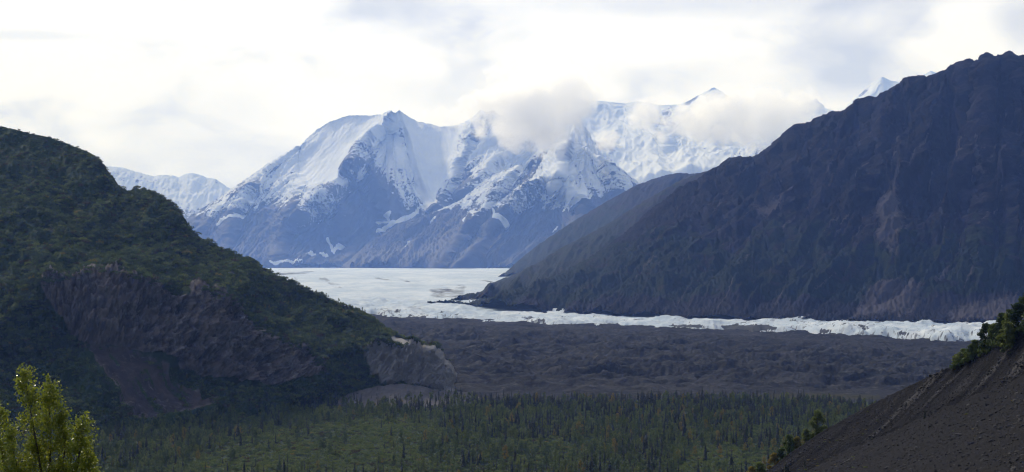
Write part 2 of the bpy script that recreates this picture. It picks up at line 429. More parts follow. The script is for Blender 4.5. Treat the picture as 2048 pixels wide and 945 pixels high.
# --- main snowy massif
M_SKY = [(300, 545, 26000), (375, 438, 26000), (420, 408, 26500), (480, 368, 27000), (540, 326, 27500), (600, 290, 28000), (640, 256, 28000), (662, 243, 28000), (695, 231, 28200), (735, 231, 28400), (765, 229, 28500),
         (779, 223, 28400), (795, 222, 28400), (812, 233, 28600), (830, 243, 28800), (855, 247, 29000), (880, 254, 29100), (920, 250, 29000), (945, 238, 28800), (965, 222, 28800), (985, 223, 28800), (1010, 238, 29000),
         (1060, 242, 29000), (1110, 236, 28600), (1150, 232, 28000), (1166, 236, 27800), (1172, 252, 27600), (1190, 285, 27200), (1212, 318, 26800), (1250, 345, 26500), (1290, 375, 26300), (1400, 450, 26000)]
flowM = [(350, 1.0), (640, .95), (760, .8), (800, -.35), (850, -.55), (900, .3), (940, .95), (1100, .9), (1150, .2), (1200, -.9), (1300, -.9)]
def massif_disp(P, PX, PY):
    q = flow(PX, PY, flowM)
    w_ = 8 * fbm(PX / 60, PY / 60, 1, 3)
    big = fbm((q + w_) / 70, PY / 190, 2.0, 3, 0.5, True) * 110
    mid = fbm((q + w_) / 22, PY / 55, 3.0, 5, 0.6, True) * 75
    fine = fbm(PX / 9, PY / 9, 5.0, 4, 0.65, True) * 38
    ice = np.maximum(pmask(PX, PY, ICE1, 14), pmask(PX, PY, ICE2, 14))
    top = smooth(PY - interp(M_SKY, PX), 0, 30)
    return (big * (.25 + .75 * top) + mid * (.2 + .8 * top) + fine * .8) * (1 - .75 * ice)
ICE1 = [(662, 248), (700, 236), (765, 236), (770, 250), (735, 275), (705, 300), (690, 340), (682, 365), (655, 376), (610, 378), (596, 350), (604, 310), (640, 275)]
ICE2 = [(795, 232), (830, 250), (905, 256), (925, 262), (915, 300), (905, 350), (880, 395), (862, 412), (845, 395), (832, 350), (815, 300), (800, 262)]
ICE3 = [(985, 300), (1060, 290), (1100, 300), (1060, 330), (1000, 345), (975, 340)]
ROCKY = [([(700, 340), (725, 330), (748, 345), (770, 385), (800, 420), (820, 460), (700, 460), (670, 430), (660, 390)], .20, 16),
         ([(735, 270), (755, 290), (735, 330), (700, 350), (688, 378), (690, 330)], .16, 8),
         ([(793, 235), (812, 262), (820, 300), (822, 330), (800, 300), (785, 262)], .20, 6),
         ([(600, 292), (655, 247), (665, 250), (610, 305), (560, 345), (470, 400), (455, 395)], .12, 7),
         ([(925, 258), (985, 235), (1000, 270), (960, 290), (915, 310)], .16, 8), ([(985, 300), (940, 350), (900, 400), (880, 430), (915, 425), (960, 380), (1010, 330)], .10, 10)]
GULLY = [([(510, 412), (440, 468)], 4), ([(592, 385), (575, 402)], 6), ([(560, 390), (515, 432)], 4), ([(478, 405), (400, 432)], 6), ([(868, 412), (830, 432), (790, 448), (757, 468)], 8), ([(757, 448), (785, 444)], 4),
         ([(660, 492), (668, 512), (690, 496)], 7), ([(610, 528), (655, 523)], 4), ([(705, 343), (711, 338)], 5), ([(548, 541), (600, 543)], 2.5), ([(775, 430), (782, 446)], 4)]
def massif_attr(P, PX, PY):
    q = flow(PX, PY, flowM)
    line = interp([(350, 415), (420, 425), (470, 432), (520, 425), (560, 412), (620, 430), (660, 438), (700, 425), (760, 425), (820, 415), (860, 420), (930, 425), (1100, 430), (1300, 440)], PX)
    s = 0.49 + (line - PY) / 330 + fbm(q / 16, PY / 60, 8.0, 5, .65) * .42 + fbm(q / 6, PY / 20, 4.0, 4, .6) * .30 - .02
    s = s - .6 * smooth(PY - line + 26 * fbm(q / 9, PY / 60, 7.5, 4, .6), 4, 48)
    for pl_, k, so in ROCKY: s -= 2.0 * k * pmask(PX, PY, pl_, so)
    s += .55 * np.maximum(np.maximum(pmask(PX, PY, ICE1, 8), pmask(PX, PY, ICE2, 9)), .5 * pmask(PX, PY, ICE3, 12))
    for pts, wd in GULLY: s = np.maximum(s, .95 * (1 - smooth(line_dist(PX + 4 * fbm(PX / 9, PY / 9, 1, 3), PY + 3 * fbm(PX / 9, PY / 9, 6, 3), pts), wd * .25, wd * .9)))
    return {'snow': s}
pxm = np.linspace(300, 1400, 700)
add_mountain('mountain', 'great snow covered massif with blue rock flanks above the glacier', pxm,
             [[(300, 546, 22800), (1400, 547, 22800)], [(300, 500, 24200), (1400, 500, 24200)], M_SKY], [60, 210], massif_disp, M['massif'], massif_attr,
             spurs=[([(790, 222), (770, 250), (740, 275), (715, 310), (690, 355), (650, 395), (600, 440)], 900, 22), ([(712, 335), (760, 400), (800, 470), (830, 520)], 900, 24), ([(795, 224), (815, 270), (830, 330), (850, 390), (870, 430)], 550, 14),
                    ([(600, 290), (520, 350), (440, 420), (400, 470)], 450, 22), ([(610, 375), (590, 430), (560, 520)], 700, 26), ([(965, 222), (940, 300), (905, 380), (870, 440)], 600, 18), ([(1100, 240), (1000, 320), (930, 400)], 700, 24),
                    ([(640, 390), (680, 440), (700, 500), (710, 540)], 600, 22), ([(500, 380), (470, 440), (450, 520)], 500, 20)], blur=21)

# --- the nearer snowy peak and its dark ridge down to the glacier
F_SKY = [(600, 548, 21500), (660, 545, 21600), (690, 531, 22000), (715, 508, 22400), (740, 487, 22700), (770, 466, 23000), (800, 448, 23300), (830, 436, 23500), (862, 428, 23800), (895, 412, 24000), (925, 398, 24300), (950, 378, 24500), (975, 356, 24700),
         (1000, 345, 24900), (1025, 336, 25000), (1045, 328, 25100), (1070, 306, 25300), (1100, 292, 25400), (1125, 284, 25500), (1142, 280, 25500), (1160, 288, 25500), (1185, 303, 25400), (1215, 322, 25200), (1240, 338, 25000), (1262, 355, 24800), (1275, 366, 24500), (1285, 378, 24300), (1330, 440, 24000), (1450, 520, 23600)]
flowF = [(600, .9), (1080, .95), (1120, .6), (1140, 0), (1165, -.7), (1300, -1.0)]
def f_disp(P, PX, PY):
    q = flow(PX, PY, flowF)
    top = smooth(PY - interp(F_SKY, PX), 0, 26)
    w_ = 7 * fbm(PX / 50, PY / 50, 4, 3)
    return (fbm((q + w_) / 60, PY / 150, 12.0, 3, .5, True) * 120 + fbm((q + w_) / 19, PY / 45, 13.0, 5, .6, True) * 55) * (.15 + .85 * top) + fbm(PX / 8, PY / 8, 15.0, 4, .65, True) * 34
def f_attr(P, PX, PY):
    q = flow(PX, PY, flowF)
    line = interp([(600, 380), (860, 415), (925, 425), (950, 440), (965, 448), (1000, 425), (1040, 408), (1070, 405), (1085, 425), (1110, 432), (1150, 425), (1180, 392), (1200, 400), (1270, 372), (1320, 372)], PX)
    s = 0.53 + (line - PY) / 360 + fbm(q / 14, PY / 40, 18.0, 5, .65) * .42 + fbm(q / 5, PY / 14, 14.0, 4, .6) * .34 - .03
    s = s - .70 * smooth(PY - line + 16 * fbm(q / 7, PY / 40, 7.7, 4, .6), 0, 22)
    s -= .3 * pmask(PX, PY, [(1070, 325), (1100, 310), (1095, 345), (1060, 380), (1040, 370)], 8)
    s += .35 * pmask(PX, PY, [(1125, 286), (1145, 282), (1150, 292), (1138, 318), (1130, 345), (1100, 350), (1110, 320)], 5)
    s += .3 * pmask(PX, PY, [(1118, 372), (1150, 385), (1180, 402), (1165, 408), (1130, 392)], 5)
    s += .25 * pmask(PX, PY, [(1155, 345), (1200, 378), (1215, 392), (1180, 380)], 5)
    s = np.where(line_dist(PX, PY, [(1142, 281), (1170, 295)]) < 2.5, .95, s)
    for pts, wd in (([(1150, 400), (1145, 430), (1140, 445)], 3), ([(1178, 398), (1162, 415)], 4), ([(926, 399), (900, 413), (862, 432)], 5), ([(905, 408), (872, 426)], 7), ([(996, 440), (998, 460)], 5), ([(875, 448), (864, 458)], 3), ([(945, 452), (938, 460)], 3), ([(1118, 466), (1108, 476)], 3), ([(820, 497), (812, 515)], 3)):
        s = np.maximum(s, .95 * (1 - smooth(line_dist(PX + 2.5 * fbm(PX / 8, PY / 8, 1, 3), PY + 2 * fbm(PX / 8, PY / 8, 6, 3), pts), wd * .3, wd * .95)))
    return {'snow': s}
add_mountain('mountain', 'sharp snowy peak with a dark ridge running down to the ice', np.linspace(600, 1450, 600),
             [[(600, 549, 20600), (1450, 549, 20600)], [(600, 549, 20800), (760, 520, 21800), (900, 490, 22300), (1450, 500, 22300)], F_SKY], [50, 190], f_disp, M['massif'], f_attr,
             spurs=[([(1142, 280), (1120, 330), (1115, 370), (1150, 400), (1170, 430), (1150, 520)], 800, 20), ([(1045, 328), (1000, 390), (960, 445), (880, 540)], 500, 20), ([(1115, 350), (1060, 385), (1010, 430), (960, 500), (930, 545)], 600, 20), ([(1200, 315), (1230, 370), (1250, 440)], 500, 16)], blur=15)

# --- back range with its high snowfields
B_SKY = [(1050, 300, 36000), (1120, 230, 37000), (1165, 206, 38000), (1180, 203, 38000), (1200, 202, 38000), (1225, 205, 38000), (1250, 207, 38200), (1275, 203, 38200), (1300, 206, 38200), (1320, 211, 38500), (1360, 209, 38500), (1378, 202, 38500), (1395, 192, 38500), (1412, 183, 38500), (1427, 175, 38500),
         (1445, 184, 38500), (1465, 198, 38500), (1500, 212, 38500), (1560, 222, 38500), (1615, 205, 38500), (1633, 197, 38500), (1645, 216, 38500), (1680, 224, 38500), (1700, 206, 38500), (1725, 185, 38500), (1745, 165, 38500), (1765, 154, 38500), (1782, 162, 38500), (1803, 165, 38500), (1835, 156, 38500), (1862, 142, 38500), (1885, 150, 38500), (1960, 190, 38000), (2200, 260, 38000)]
def b_disp(P, PX, PY):
    top = smooth(PY - interp(B_SKY, PX), 0, 25)
    return fbm(PX / 90, PY / 60, 22.0, 4, .5, True) * 180 * top + fbm(PX / 22, PY / 14, 23.0, 4, .5, True) * 26 * (.2 + .8 * top) + fbm(PX / 9, PY / 6, 25.0, 3, .6, True) * 8
def b_attr(P, PX, PY):
    s = 0.78 + fbm(PX / 40, PY / 16, 28.0, 5, .6) * .45 + 0 * PX
    s -= .35 * pmask(PX, PY, [(1180, 300), (1215, 285), (1235, 318), (1215, 335), (1190, 330)], 8)
    s -= .30 * pmask(PX, PY, [(1290, 240), (1345, 225), (1350, 265), (1300, 275)], 12)
    s -= .40 * pmask(PX, PY, [(1365, 212), (1395, 188), (1400, 194), (1380, 216)], 3)
    s -= .45 * pmask(PX, PY, [(1620, 205), (1635, 195), (1640, 215), (1625, 235)], 4)
    s -= .30 * pmask(PX, PY, [(1715, 190), (1745, 168), (1745, 178), (1720, 200)], 3)
    return {'snow': s}
add_mountain('mountain', 'highest range far behind with smooth white snowfields', np.linspace(1050, 2200, 600),
             [[(1050, 549, 27500), (2200, 549, 27500)], [(1050, 380, 30500), (1270, 366, 30500), (1420, 345, 30500), (1560, 330, 31000), (2200, 330, 31000)], B_SKY], [16, 150], b_disp, M['range'], b_attr,
             spurs=[([(1427, 175), (1370, 230), (1330, 270)], 900, 22), ([(1320, 212), (1300, 260), (1340, 300)], 700, 22), ([(1765, 154), (1740, 200)], 500, 16)], blur=15)
# small rocky peak in front of that range
def k_disp(P, PX, PY): return fbm(PX / 14, PY / 18, 32.0, 5, .6, True) * 60
def k_attr(P, PX, PY): return {'snow': .60 + fbm((PX + PY) / 9, PY / 14, 33.0, 4, .6) * .25 - .25 * smooth(1480 - PX, 0, 20)}
add_mountain('mountain', 'small rocky snow dusted summit peeping over the dark mountain shoulder', np.linspace(1430, 1660, 160),
             [[(1430, 372, 28000), (1660, 372, 28000)], [(1430, 368, 30000), (1452, 330, 30300), (1466, 312, 30500), (1485, 297, 30700), (1500, 289, 30800), (1520, 286, 30800), (1545, 288, 30800), (1600, 300, 30800), (1660, 345, 30500)]], [70], k_disp, M['range'], k_attr, back=(2500, 10, -60))

# --- left far range
A_SKY = [(60, 360, 33000), (150, 330, 33000), (215, 333, 33000), (245, 335, 33000), (262, 341, 33000), (285, 347, 33000), (308, 353, 33000), (322, 350, 33000), (345, 351, 33000), (358, 355, 33000), (372, 348, 33000), (385, 346, 33000), (400, 350, 33000), (415, 356, 33000), (430, 358, 33000), (445, 368, 33000), (460, 378, 33000), (500, 410, 32500), (640, 500, 32000)]
def a_disp(P, PX, PY): return fbm((PX + .3 * PY) / 30, PY / 50, 42.0, 4, .6, True) * 60 * smooth(PY - interp(A_SKY, PX), -2, 25) + fbm(PX / 8, PY / 9, 45.0, 4, .6, True) * 18
def a_attr(P, PX, PY): return {'snow': .66 + fbm((PX + .5 * PY) / 10, PY / 16, 43.0, 5, .65) * .26 - .35 * smooth(PY, 405, 450)}
add_mountain('mountain', 'faint snowy range beyond the shoulder of the green hill', np.linspace(60, 640, 380),
             [[(60, 548, 28500), (640, 548, 28500)], A_SKY], [150], a_disp, M['range'], a_attr)

# --- spurs on the right side, far to near
R1 = [(940, 572, 12600), (975, 556, 13500), (1015, 543, 13600), (1050, 512, 13500), (1080, 488, 13400), (1109, 469, 13300), (1140, 448, 13300), (1171, 429, 13300), (1220, 400, 13300), (1273, 371, 13300), (1305, 359, 13300), (1335, 350, 13300), (1358, 346, 13300), (1385, 348, 13300), (1430, 342, 13300), (1600, 300, 13300)]
def r1_disp(P, PX, PY): return fbm((PX + .6 * PY) / 40, PY / 110, 52., 5, .55, True) * 55 * smooth(PY - interp(R1, PX), -4, 22) + fbm(PX / 9, PY / 9, 55., 4, .6, True) * 9
def r1_attr(P, PX, PY): return {'veg': .35 + .4 * smooth(PY, 390, 480) + fbm(PX / 30, PY / 20, 53., 4) * .3, 'pale': 0 * PX}
add_mountain('mountain', 'bluish green spur, farthest of the ridges stepping down to the ice', np.linspace(935, 1600, 330),
             [[(920, 573, 9300), (985, 566, 9900), (1100, 566, 10400), (1600, 566, 10400)], R1], [110], r1_disp, M['spur'], r1_attr, back=(2500, 10, -60))
R2 = [(890, 602, 7400), (930, 590, 7900), (960, 578, 8200), (985, 566, 8500), (1010, 556, 8800), (1040, 545, 9000), (1080, 524, 9100), (1130, 492, 9200), (1180, 468, 9300), (1230, 440, 9300), (1290, 402, 9300), (1335, 376, 9300), (1362, 361, 9300), (1390, 350, 9300), (1415, 342, 9300), (1450, 332, 9300), (1600, 290, 9300)]
def r2_disp(P, PX, PY): return fbm((PX + .8 * PY) / 50, PY / 120, 62., 5, .55, True) * 50 * smooth(PY - interp(R2, PX), -4, 26) + fbm(PX / 9, PY / 9, 65., 4, .6, True) * 6
def r2_attr(P, PX, PY): return {'veg': .45 + .35 * smooth(PY, 400, 520) + fbm(PX / 40, PY / 14, 63., 4) * .45 - .35 * smooth(PY, 585, 605), 'pale': 0 * PX}
add_mountain('mountain', 'brown and green tundra ridge just behind the big dark mountain', np.linspace(885, 1600, 400),
             [[(860, 606, 5950), (900, 606, 6000), (1000, 612, 6200), (1600, 612, 6700)], [(870, 601, 6050), (900, 598, 6120), (940, 589, 6250), (1000, 584, 6450), (1600, 590, 7300)], R2], [24, 110], r2_disp, M['spur'], r2_attr, back=(1800, 10, -40))
R3 = [(860, 606, 5950), (900, 603, 6050), (940, 598, 6150), (1000, 590, 6300), (1060, 572, 6500), (1110, 553, 6650), (1171, 520, 6800), (1215, 492, 6900), (1260, 458, 7000), (1304, 418, 7050), (1345, 388, 7100), (1393, 362, 7100), (1415, 350, 7100), (1428, 338, 7100), (1445, 330, 7100), (1462, 316, 7100), (1478, 313, 7050), (1500, 314, 7000), (1515, 312, 7000), (1530, 303, 6950),
      (1545, 290, 6950), (1560, 277, 6900), (1580, 262, 6900), (1594, 248, 6850), (1615, 247, 6800), (1632, 238, 6800), (1650, 230, 6750), (1662, 223, 6750), (1690, 222, 6700), (1700, 212, 6700), (1715, 202, 6700), (1730, 195, 6700), (1742, 194, 6650), (1755, 200, 6650), (1775, 186, 6600), (1800, 168, 6600), (1822, 153, 6600), (1845, 151, 6550), (1865, 152, 6550), (1880, 146, 6500),
      (1905, 137, 6500), (1918, 124, 6500), (1935, 119, 6450), (1950, 121, 6450), (1960, 120, 6450), (1966, 111, 6400), (1974, 106, 6400), (1985, 111, 6400), (1998, 112, 6400), (2008, 107, 6400), (2018, 102, 6400), (2028, 110, 6400), (2040, 112, 6400), (2060, 106, 6350), (2120, 80, 6300), (2300, 40, 6300), (2700, 120, 6300)]
flowR = [(860, 1.2), (1300, 1.1), (1500, .9), (1750, .6), (2048, .2), (2700, -.3)]
def r3_disp(P, PX, PY):
    q = flow(PX, PY, flowR); top = smooth(PY - interp(R3, PX), -4, 40)
    w_ = 14 * fbm(PX / 90, PY / 90, 1, 3)
    low = .35 + .65 * (1 - smooth(PY, 600, 650))
    return (fbm((q + w_) / 120, PY / 330, 72., 3, .5, True) * 85 - 30 + fbm((q + 2.2 * w_) / 40, PY / 60, 73., 6, .62, True) * 34) * (.12 + .88 * top) * low + fbm(PX / 10, PY / 12, 75., 4, .62, True) * 7 + fbm(PX / 4.5, PY / 5, 78., 3, .6) * 9
def r3_attr(P, PX, PY):
    v = .10 + .62 * smooth(PY + 60 * fbm(PX / 120, PY / 60, 3., 3), 400, 560) + fbm(PX / 50, PY / 60, 76., 5, .6) * .35
    v -= .55 * smooth(PY, 612, 632) * smooth(PX, 900, 1100)
    pl_ = np.zeros(PX.shape)
    for poly, s in (([(1770, 420), (1800, 400), (1815, 480), (1800, 540), (1770, 520)], 18), ([(1940, 280), (1965, 300), (1970, 370), (1945, 350)], 14), ([(1780, 640), (1830, 590), (1840, 600), (1800, 650)], 8),
                    ([(1530, 440), (1600, 400), (1590, 425), (1540, 460)], 10), ([(1760, 590), (1850, 600), (1820, 640), (1700, 640)], 20), ([(1900, 640), (2048, 625), (2048, 660), (1900, 660)], 12)):
        pl_ = np.maximum(pl_, pmask(PX, PY, poly, s))
    q = flow(PX, PY, flowR) + 10 * fbm(PX / 60, PY / 60, 1, 3)
    ck = smooth(fbm(q / 34, PY / 170, 79., 5, .6, True), .38, .62)
    tal = .6 * smooth(fbm(q / 9, PY / 130, 77., 4, .6), .20, .42) * smooth(PY - interp(R3, PX), 30, 120)
    return {'veg': v - .4 * pl_ - .25 * tal, 'pale': np.maximum(pl_, tal), 'crack': ck}
add_mountain('mountain', 'huge dark purple mountain with a jagged crest on the right', np.linspace(855, 2700, 860),
             [[(840, 610, 5850), (900, 609, 5900), (1000, 627, 5300), (1200, 640, 4950), (1400, 648, 4650), (1900, 666, 4250), (2700, 672, 4100)],
              [(860, 608, 5950), (900, 607, 6000), (1000, 615, 5500), (1400, 618, 5050), (1900, 625, 4650), (2700, 630, 4500)], R3], [26, 230], r3_disp, M['right'], r3_attr, blur=9, back=(2200, 12, -40))

# ------------------------------------------------------------------ the green hill on the left, with its cliffs
H_SKY = [(-700, 330, 2900), (-300, 250, 2850), (-100, 243, 2800), (0, 253, 2760), (30, 259, 2750), (60, 267, 2740), (100, 275, 2720), (130, 286, 2700), (160, 298, 2690), (182, 307, 2680), (200, 320, 2670), (208, 334, 2660), (214, 344, 2655), (228, 356, 2650), (234, 370, 2640), (245, 378, 2640), (258, 383, 2630),
         (270, 378, 2620), (290, 380, 2620), (305, 386, 2610), (322, 393, 2600), (340, 405, 2600), (358, 420, 2590), (366, 435, 2590), (376, 455, 2590), (400, 476, 2590), (430, 490, 2590), (460, 505, 2590), (500, 524, 2590), (545, 547, 2590), (600, 572, 2580), (650, 595, 2560), (700, 617, 2540), (735, 632, 2530), (755, 648, 2520),
         (772, 662, 2500), (790, 672, 2490), (810, 676, 2480), (828, 684, 2470), (850, 690, 2460), (872, 701, 2450), (888, 716, 2440), (897, 735, 2435), (902, 755, 2430), (906, 778, 2425), (912, 806, 2420), (925, 812, 2420)]
def zline(pts, z=-6): return [(p, HOR - (z - ZC) / D * FPX, D) for p, D in pts]
H_BASE = zline([(-700, 1700), (-300, 1780), (0, 1850), (200, 1870), (330, 1950), (450, 2060), (600, 2230), (730, 2310), (850, 2330), (925, 2340)])
H_FOOT = [(-700, 790, 1930), (-300, 780, 1960), (0, 760, 2000), (100, 730, 2020), (165, 702, 2045), (250, 706, 2060), (330, 738, 2090), (400, 762, 2120), (480, 778, 2160), (560, 777, 2220), (640, 772, 2280), (700, 770, 2310), (740, 766, 2330), (790, 772, 2350), (860, 784, 2360), (905, 794, 2365), (925, 812, 2370)]
H_TOP = [(-700, 620, 2150), (-300, 610, 2120), (0, 600, 2090), (70, 575, 2090), (200, 560, 2105), (300, 563, 2125), (370, 588, 2150), (450, 602, 2190), (510, 640, 2220), (560, 675, 2270), (620, 715, 2310), (680, 712, 2350), (730, 697, 2380), (790, 688, 2390), (850, 700, 2395), (885, 728, 2400), (900, 765, 2400), (925, 812, 2405)]
CLIFF = [(75, 578), (110, 572), (150, 560), (215, 552), (260, 560), (300, 572), (335, 585), (365, 600), (380, 575), (400, 560), (410, 590), (440, 610), (480, 622), (500, 650), (520, 668), (560, 690), (600, 705), (640, 740), (640, 765), (560, 775), (480, 772), (400, 755), (330, 735), (255, 700), (170, 690), (130, 655), (100, 620)]
SCREE = [(165, 690), (250, 698), (330, 748), (420, 805), (440, 818), (390, 830), (300, 850), (245, 800), (200, 740)]
KNOB = [(722, 712), (760, 690), (800, 700), (820, 690), (850, 690), (880, 700), (905, 730), (935, 780), (935, 815), (900, 800), (860, 785), (800, 765), (770, 772), (742, 745)]
KTOP = [(780, 672), (815, 680), (830, 690), (800, 692), (780, 684)]
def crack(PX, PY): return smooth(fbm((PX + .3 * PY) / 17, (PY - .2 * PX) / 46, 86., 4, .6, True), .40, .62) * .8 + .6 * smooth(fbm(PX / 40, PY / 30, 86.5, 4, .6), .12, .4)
def hill_disp(P, PX, PY):
    rk = np.maximum(pmask(PX, PY, CLIFF, 14), pmask(PX, PY, KNOB, 7)); scr = pmask(PX, PY, SCREE, 10)
    top = smooth(PY - interp(H_SKY, PX), -2, 35)
    base = fbm(PX / 130 + PY / 200, PY / 110, 82., 4, .55) * 34 * top + fbm((PX + .4 * PY) / 42, PY / 34, 83., 4, .55, True) * 11 * (.3 + .7 * top)
    cl = fbm((PX + .25 * PY) / 26, PY / 50, 84., 5, .6, True) * 12 - 4 * crack(PX, PY) + fbm(PX / 9, PY / 12, 85., 4, .65, True) * 11
    return (base * (1 - .6 * scr) * (1 - .7 * smooth(PX, 760, 820)) + cl * rk * (1 - .5 * smooth(PX, 860, 905))) * smooth(930 - PX, 0, 30)
def rockmask(PX, PY):
    n = 9 * fbm(PX / 30, PY / 30, 87., 4)
    a = pmask(PX + n, PY + n, CLIFF, 10); b = pmask(PX + .6 * n, PY, KNOB, 5); c = pmask(PX, PY, KTOP, 4); d = pmask(PX + n, PY, SCREE, 6)
    ledge = np.clip(fbm(PX / 24, PY / 16, 88., 4, .6) * 2.2 - .55, 0, 1)
    return np.maximum.reduce([a * (1 - .8 * ledge), b, c, d * .85 - .75 * np.clip(smooth(fbm((PX - .8 * PY) / 14, (PX + PY) / 150, 81., 4, .6), .12, .3), 0, 1) * d])
def hill_attr(P, PX, PY):
    r = rockmask(PX, PY)
    bare = .35 * smooth(-PY + 430, 0, 120) + fbm(PX / 60, PY / 35, 89., 4) * .3
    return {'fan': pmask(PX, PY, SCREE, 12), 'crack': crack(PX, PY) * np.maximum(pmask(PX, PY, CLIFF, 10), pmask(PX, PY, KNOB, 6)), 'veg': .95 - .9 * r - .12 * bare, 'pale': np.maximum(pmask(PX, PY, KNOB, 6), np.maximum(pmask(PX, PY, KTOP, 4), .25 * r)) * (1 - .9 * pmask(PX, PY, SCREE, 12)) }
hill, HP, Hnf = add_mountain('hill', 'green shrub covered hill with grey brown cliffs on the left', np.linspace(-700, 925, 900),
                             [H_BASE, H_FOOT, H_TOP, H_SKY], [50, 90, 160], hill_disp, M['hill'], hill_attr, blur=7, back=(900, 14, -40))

# gravel apron under the grey knob
ap = [(640, 800, 2300), (700, 785, 2310), (760, 772, 2330), (800, 768, 2335), (840, 772, 2340), (880, 783, 2345), (920, 783, 2350), (960, 792, 2355), (1000, 795, 2360), (1030, 801, 2360), (1060, 806, 2360)]
add_mountain('gravel_slope', 'pale grey gravel apron below the rocky knob', np.linspace(640, 1060, 220),
             [zline([(640, 2180), (1060, 2200)], -4), ap], [60], lambda P, X, Y: fbm((X + .9 * Y) / 25, (Y - X) / 90, 91., 4, .6, True) * 2.6 + fbm(X / 9, Y / 9, 92., 3, .6) * .7, M['gravel'], lambda P, X, Y: {}, back=(160, 8, -4))

# ------------------------------------------------------------------ near scree slope on the right
C_SKY = [(1180, 1205, 640), (1400, 1045, 625), (1520, 955, 615), (1580, 907, 612), (1640, 866, 608), (1700, 832, 600), (1770, 796, 590), (1850, 757, 570), (1900, 734, 558), (1960, 703, 545), (2048, 662, 520), (2200, 590, 490), (2600, 470, 450)]
def scree_D(px, py):      # the slope is close to one plane
    s, t = (px - 1024) / FPX, (HOR - py) / FPX
    a, b, c = .618, -.126, 147 - .618 * 139 + .126 * 520
    return (ZC - c) / (a * s + b - t)
pxc = np.linspace(1180, 2600, 620)
cl = []
for k in range(7):
    f = k / 6
    py_c = interp(C_SKY, pxc); Dc = interp(C_SKY, pxc, 2)
    py = py_c * f ** .8 + 1330 * (1 - f ** .8)
    D = np.clip(scree_D(pxc, py), 150, 640); wgt = smooth(np.array(f), .45, 1.0)
    D = D * (1 - wgt) + Dc * wgt * 1.0
    cl.append(list(zip(pxc, py, D)))
rock_col = ((0.014, 0.013, 0.016), (0.009, 0.009, 0.012), (0.028, 0.026, 0.029))
def _scr(t, cc, a, c):
    cc = t.mix(t.ramp(t.math('ADD', t.attr('pale'), t.math('MULTIPLY', t.math('SUBTRACT', c, .5), .9)), .45, .8, 0, .85), cc, (0.085, 0.08, 0.082))
    return t.mix(t.ramp(t.math('ADD', t.attr('veg'), t.math('MULTIPLY', t.math('SUBTRACT', a, .5), 1.3)), .5, .75, 0, .8), cc, (0.055, 0.048, 0.02))
M['scree'] = simple_ground('dark_scree', rock_col, 0.25, 0.35, _scr)
def chute(P):                                      # long chutes down the fall line
    c = (P[..., 0] * .126 + P[..., 1] * .618) / .63; a = (P[..., 0] * .618 - P[..., 1] * .126) / .63
    return fbm(c / 7, a / 70, 5., 4, .6)
def scree_attr(P, PX, PY):
    pys = interp(C_SKY, PX)
    q = PY - pys                                   # pixels below the crest
    streak = chute(P)
    pale = (.5 * pmask(PX, PY, [(1650, 880), (1900, 735), (2048, 690), (2100, 690), (2048, 740), (1900, 800), (1700, 910)], 26) + streak * 1.3 * smooth(PX, 1600, 1800) * (1 - smooth(q, 60, 200)))
    veg = .45 * pmask(PX, PY, [(1640, 880), (1760, 830), (1800, 860), (1720, 900), (1740, 945), (1600, 945)], 26) + .2 * fbm(PX / 30, PY / 16, 9., 4)
    return {'pale': pale, 'veg': veg}
scr, SP, Snf = add_mountain('scree_slope', 'steep dark rubble slope falling from the right edge', pxc, cl, [34, 34, 40, 40, 50, 50],
                            lambda P, X, Y: fbm(P[..., 0] / 28, P[..., 1] / 60, 95., 4, .5) * 1.3 + fbm(P[..., 0] / 4, P[..., 1] / 5, 96., 4, .65) * .3 + chute(P) * 1.1, M['scree'], scree_attr, back=(220, 12, -30))

# ------------------------------------------------------------------ vegetation meshes
def foliage_mat(name, c1, c2, c3, rough=0.6, trans=0.25, var=0.5):
    m, t, b = new_mat(name, rough, 0.3)
    oi = t.n('ShaderNodeObjectInfo'); g = t.n('ShaderNodeNewGeometry')
    c = t.mix(oi.outputs['Random'], c1, c2)
    c = t.mix(t.ramp(g.outputs['Random Per Island'], 1 - var, 1.0, 0, 1), c, c3)
    t.l(c, b.inputs['Base Color'])
    tr = t.n('ShaderNodeBsdfTranslucent'); t.l(c, tr.inputs[0])
    mx = t.n('ShaderNodeMixShader'); mx.inputs[0].default_value = trans
    t.l(b.outputs[0], mx.inputs[1]); t.l(tr.outputs[0], mx.inputs[2])
    out = [n for n in t.t.nodes if n.type == 'OUTPUT_MATERIAL'][0]; t.l(mx.outputs[0], out.inputs[0])
    return m
M['spruce'] = foliage_mat('spruce_needles', (0.014, 0.024, 0.014), (0.022, 0.032, 0.018), (0.030, 0.042, 0.022), .7, .08)
M['leaf_green'] = foliage_mat('broadleaf_green', (0.080, 0.130, 0.032), (0.170, 0.205, 0.045), (0.18, 0.20, 0.05), .6, .35)
M['leaf_dark'] = foliage_mat('alder_leaves', (0.030, 0.060, 0.020), (0.100, 0.145, 0.034), (0.09, 0.12, 0.030), .6, .3)
M['leaf_gold'] = foliage_mat('turning_leaves', (0.26, 0.19, 0.025), (0.20, 0.19, 0.035), (0.30, 0.20, 0.03), .6, .35)
M['leaf_rust'] = foliage_mat('rusty_shrub', (0.085, 0.055, 0.026), (0.075, 0.065, 0.028), (0.10, 0.07, 0.03), .7, .25)
M['near_leaf'] = foliage_mat('cottonwood_leaves', (0.21, 0.255, 0.03), (0.21, 0.255, 0.03), (0.38, 0.38, 0.045), .38, .5, .5)
M['near_leaf'].node_tree.nodes['Principled BSDF'].inputs['Specular IOR Level'].default_value = 0.75
bm_, bt, bb = new_mat('bark', .9, .2); bt.l(bt.mix(bt.noise(bt.pos(), 6, 4), (0.06, 0.05, 0.042), (0.12, 0.105, 0.09)), bb.inputs['Base Color']); M['bark'] = bm_
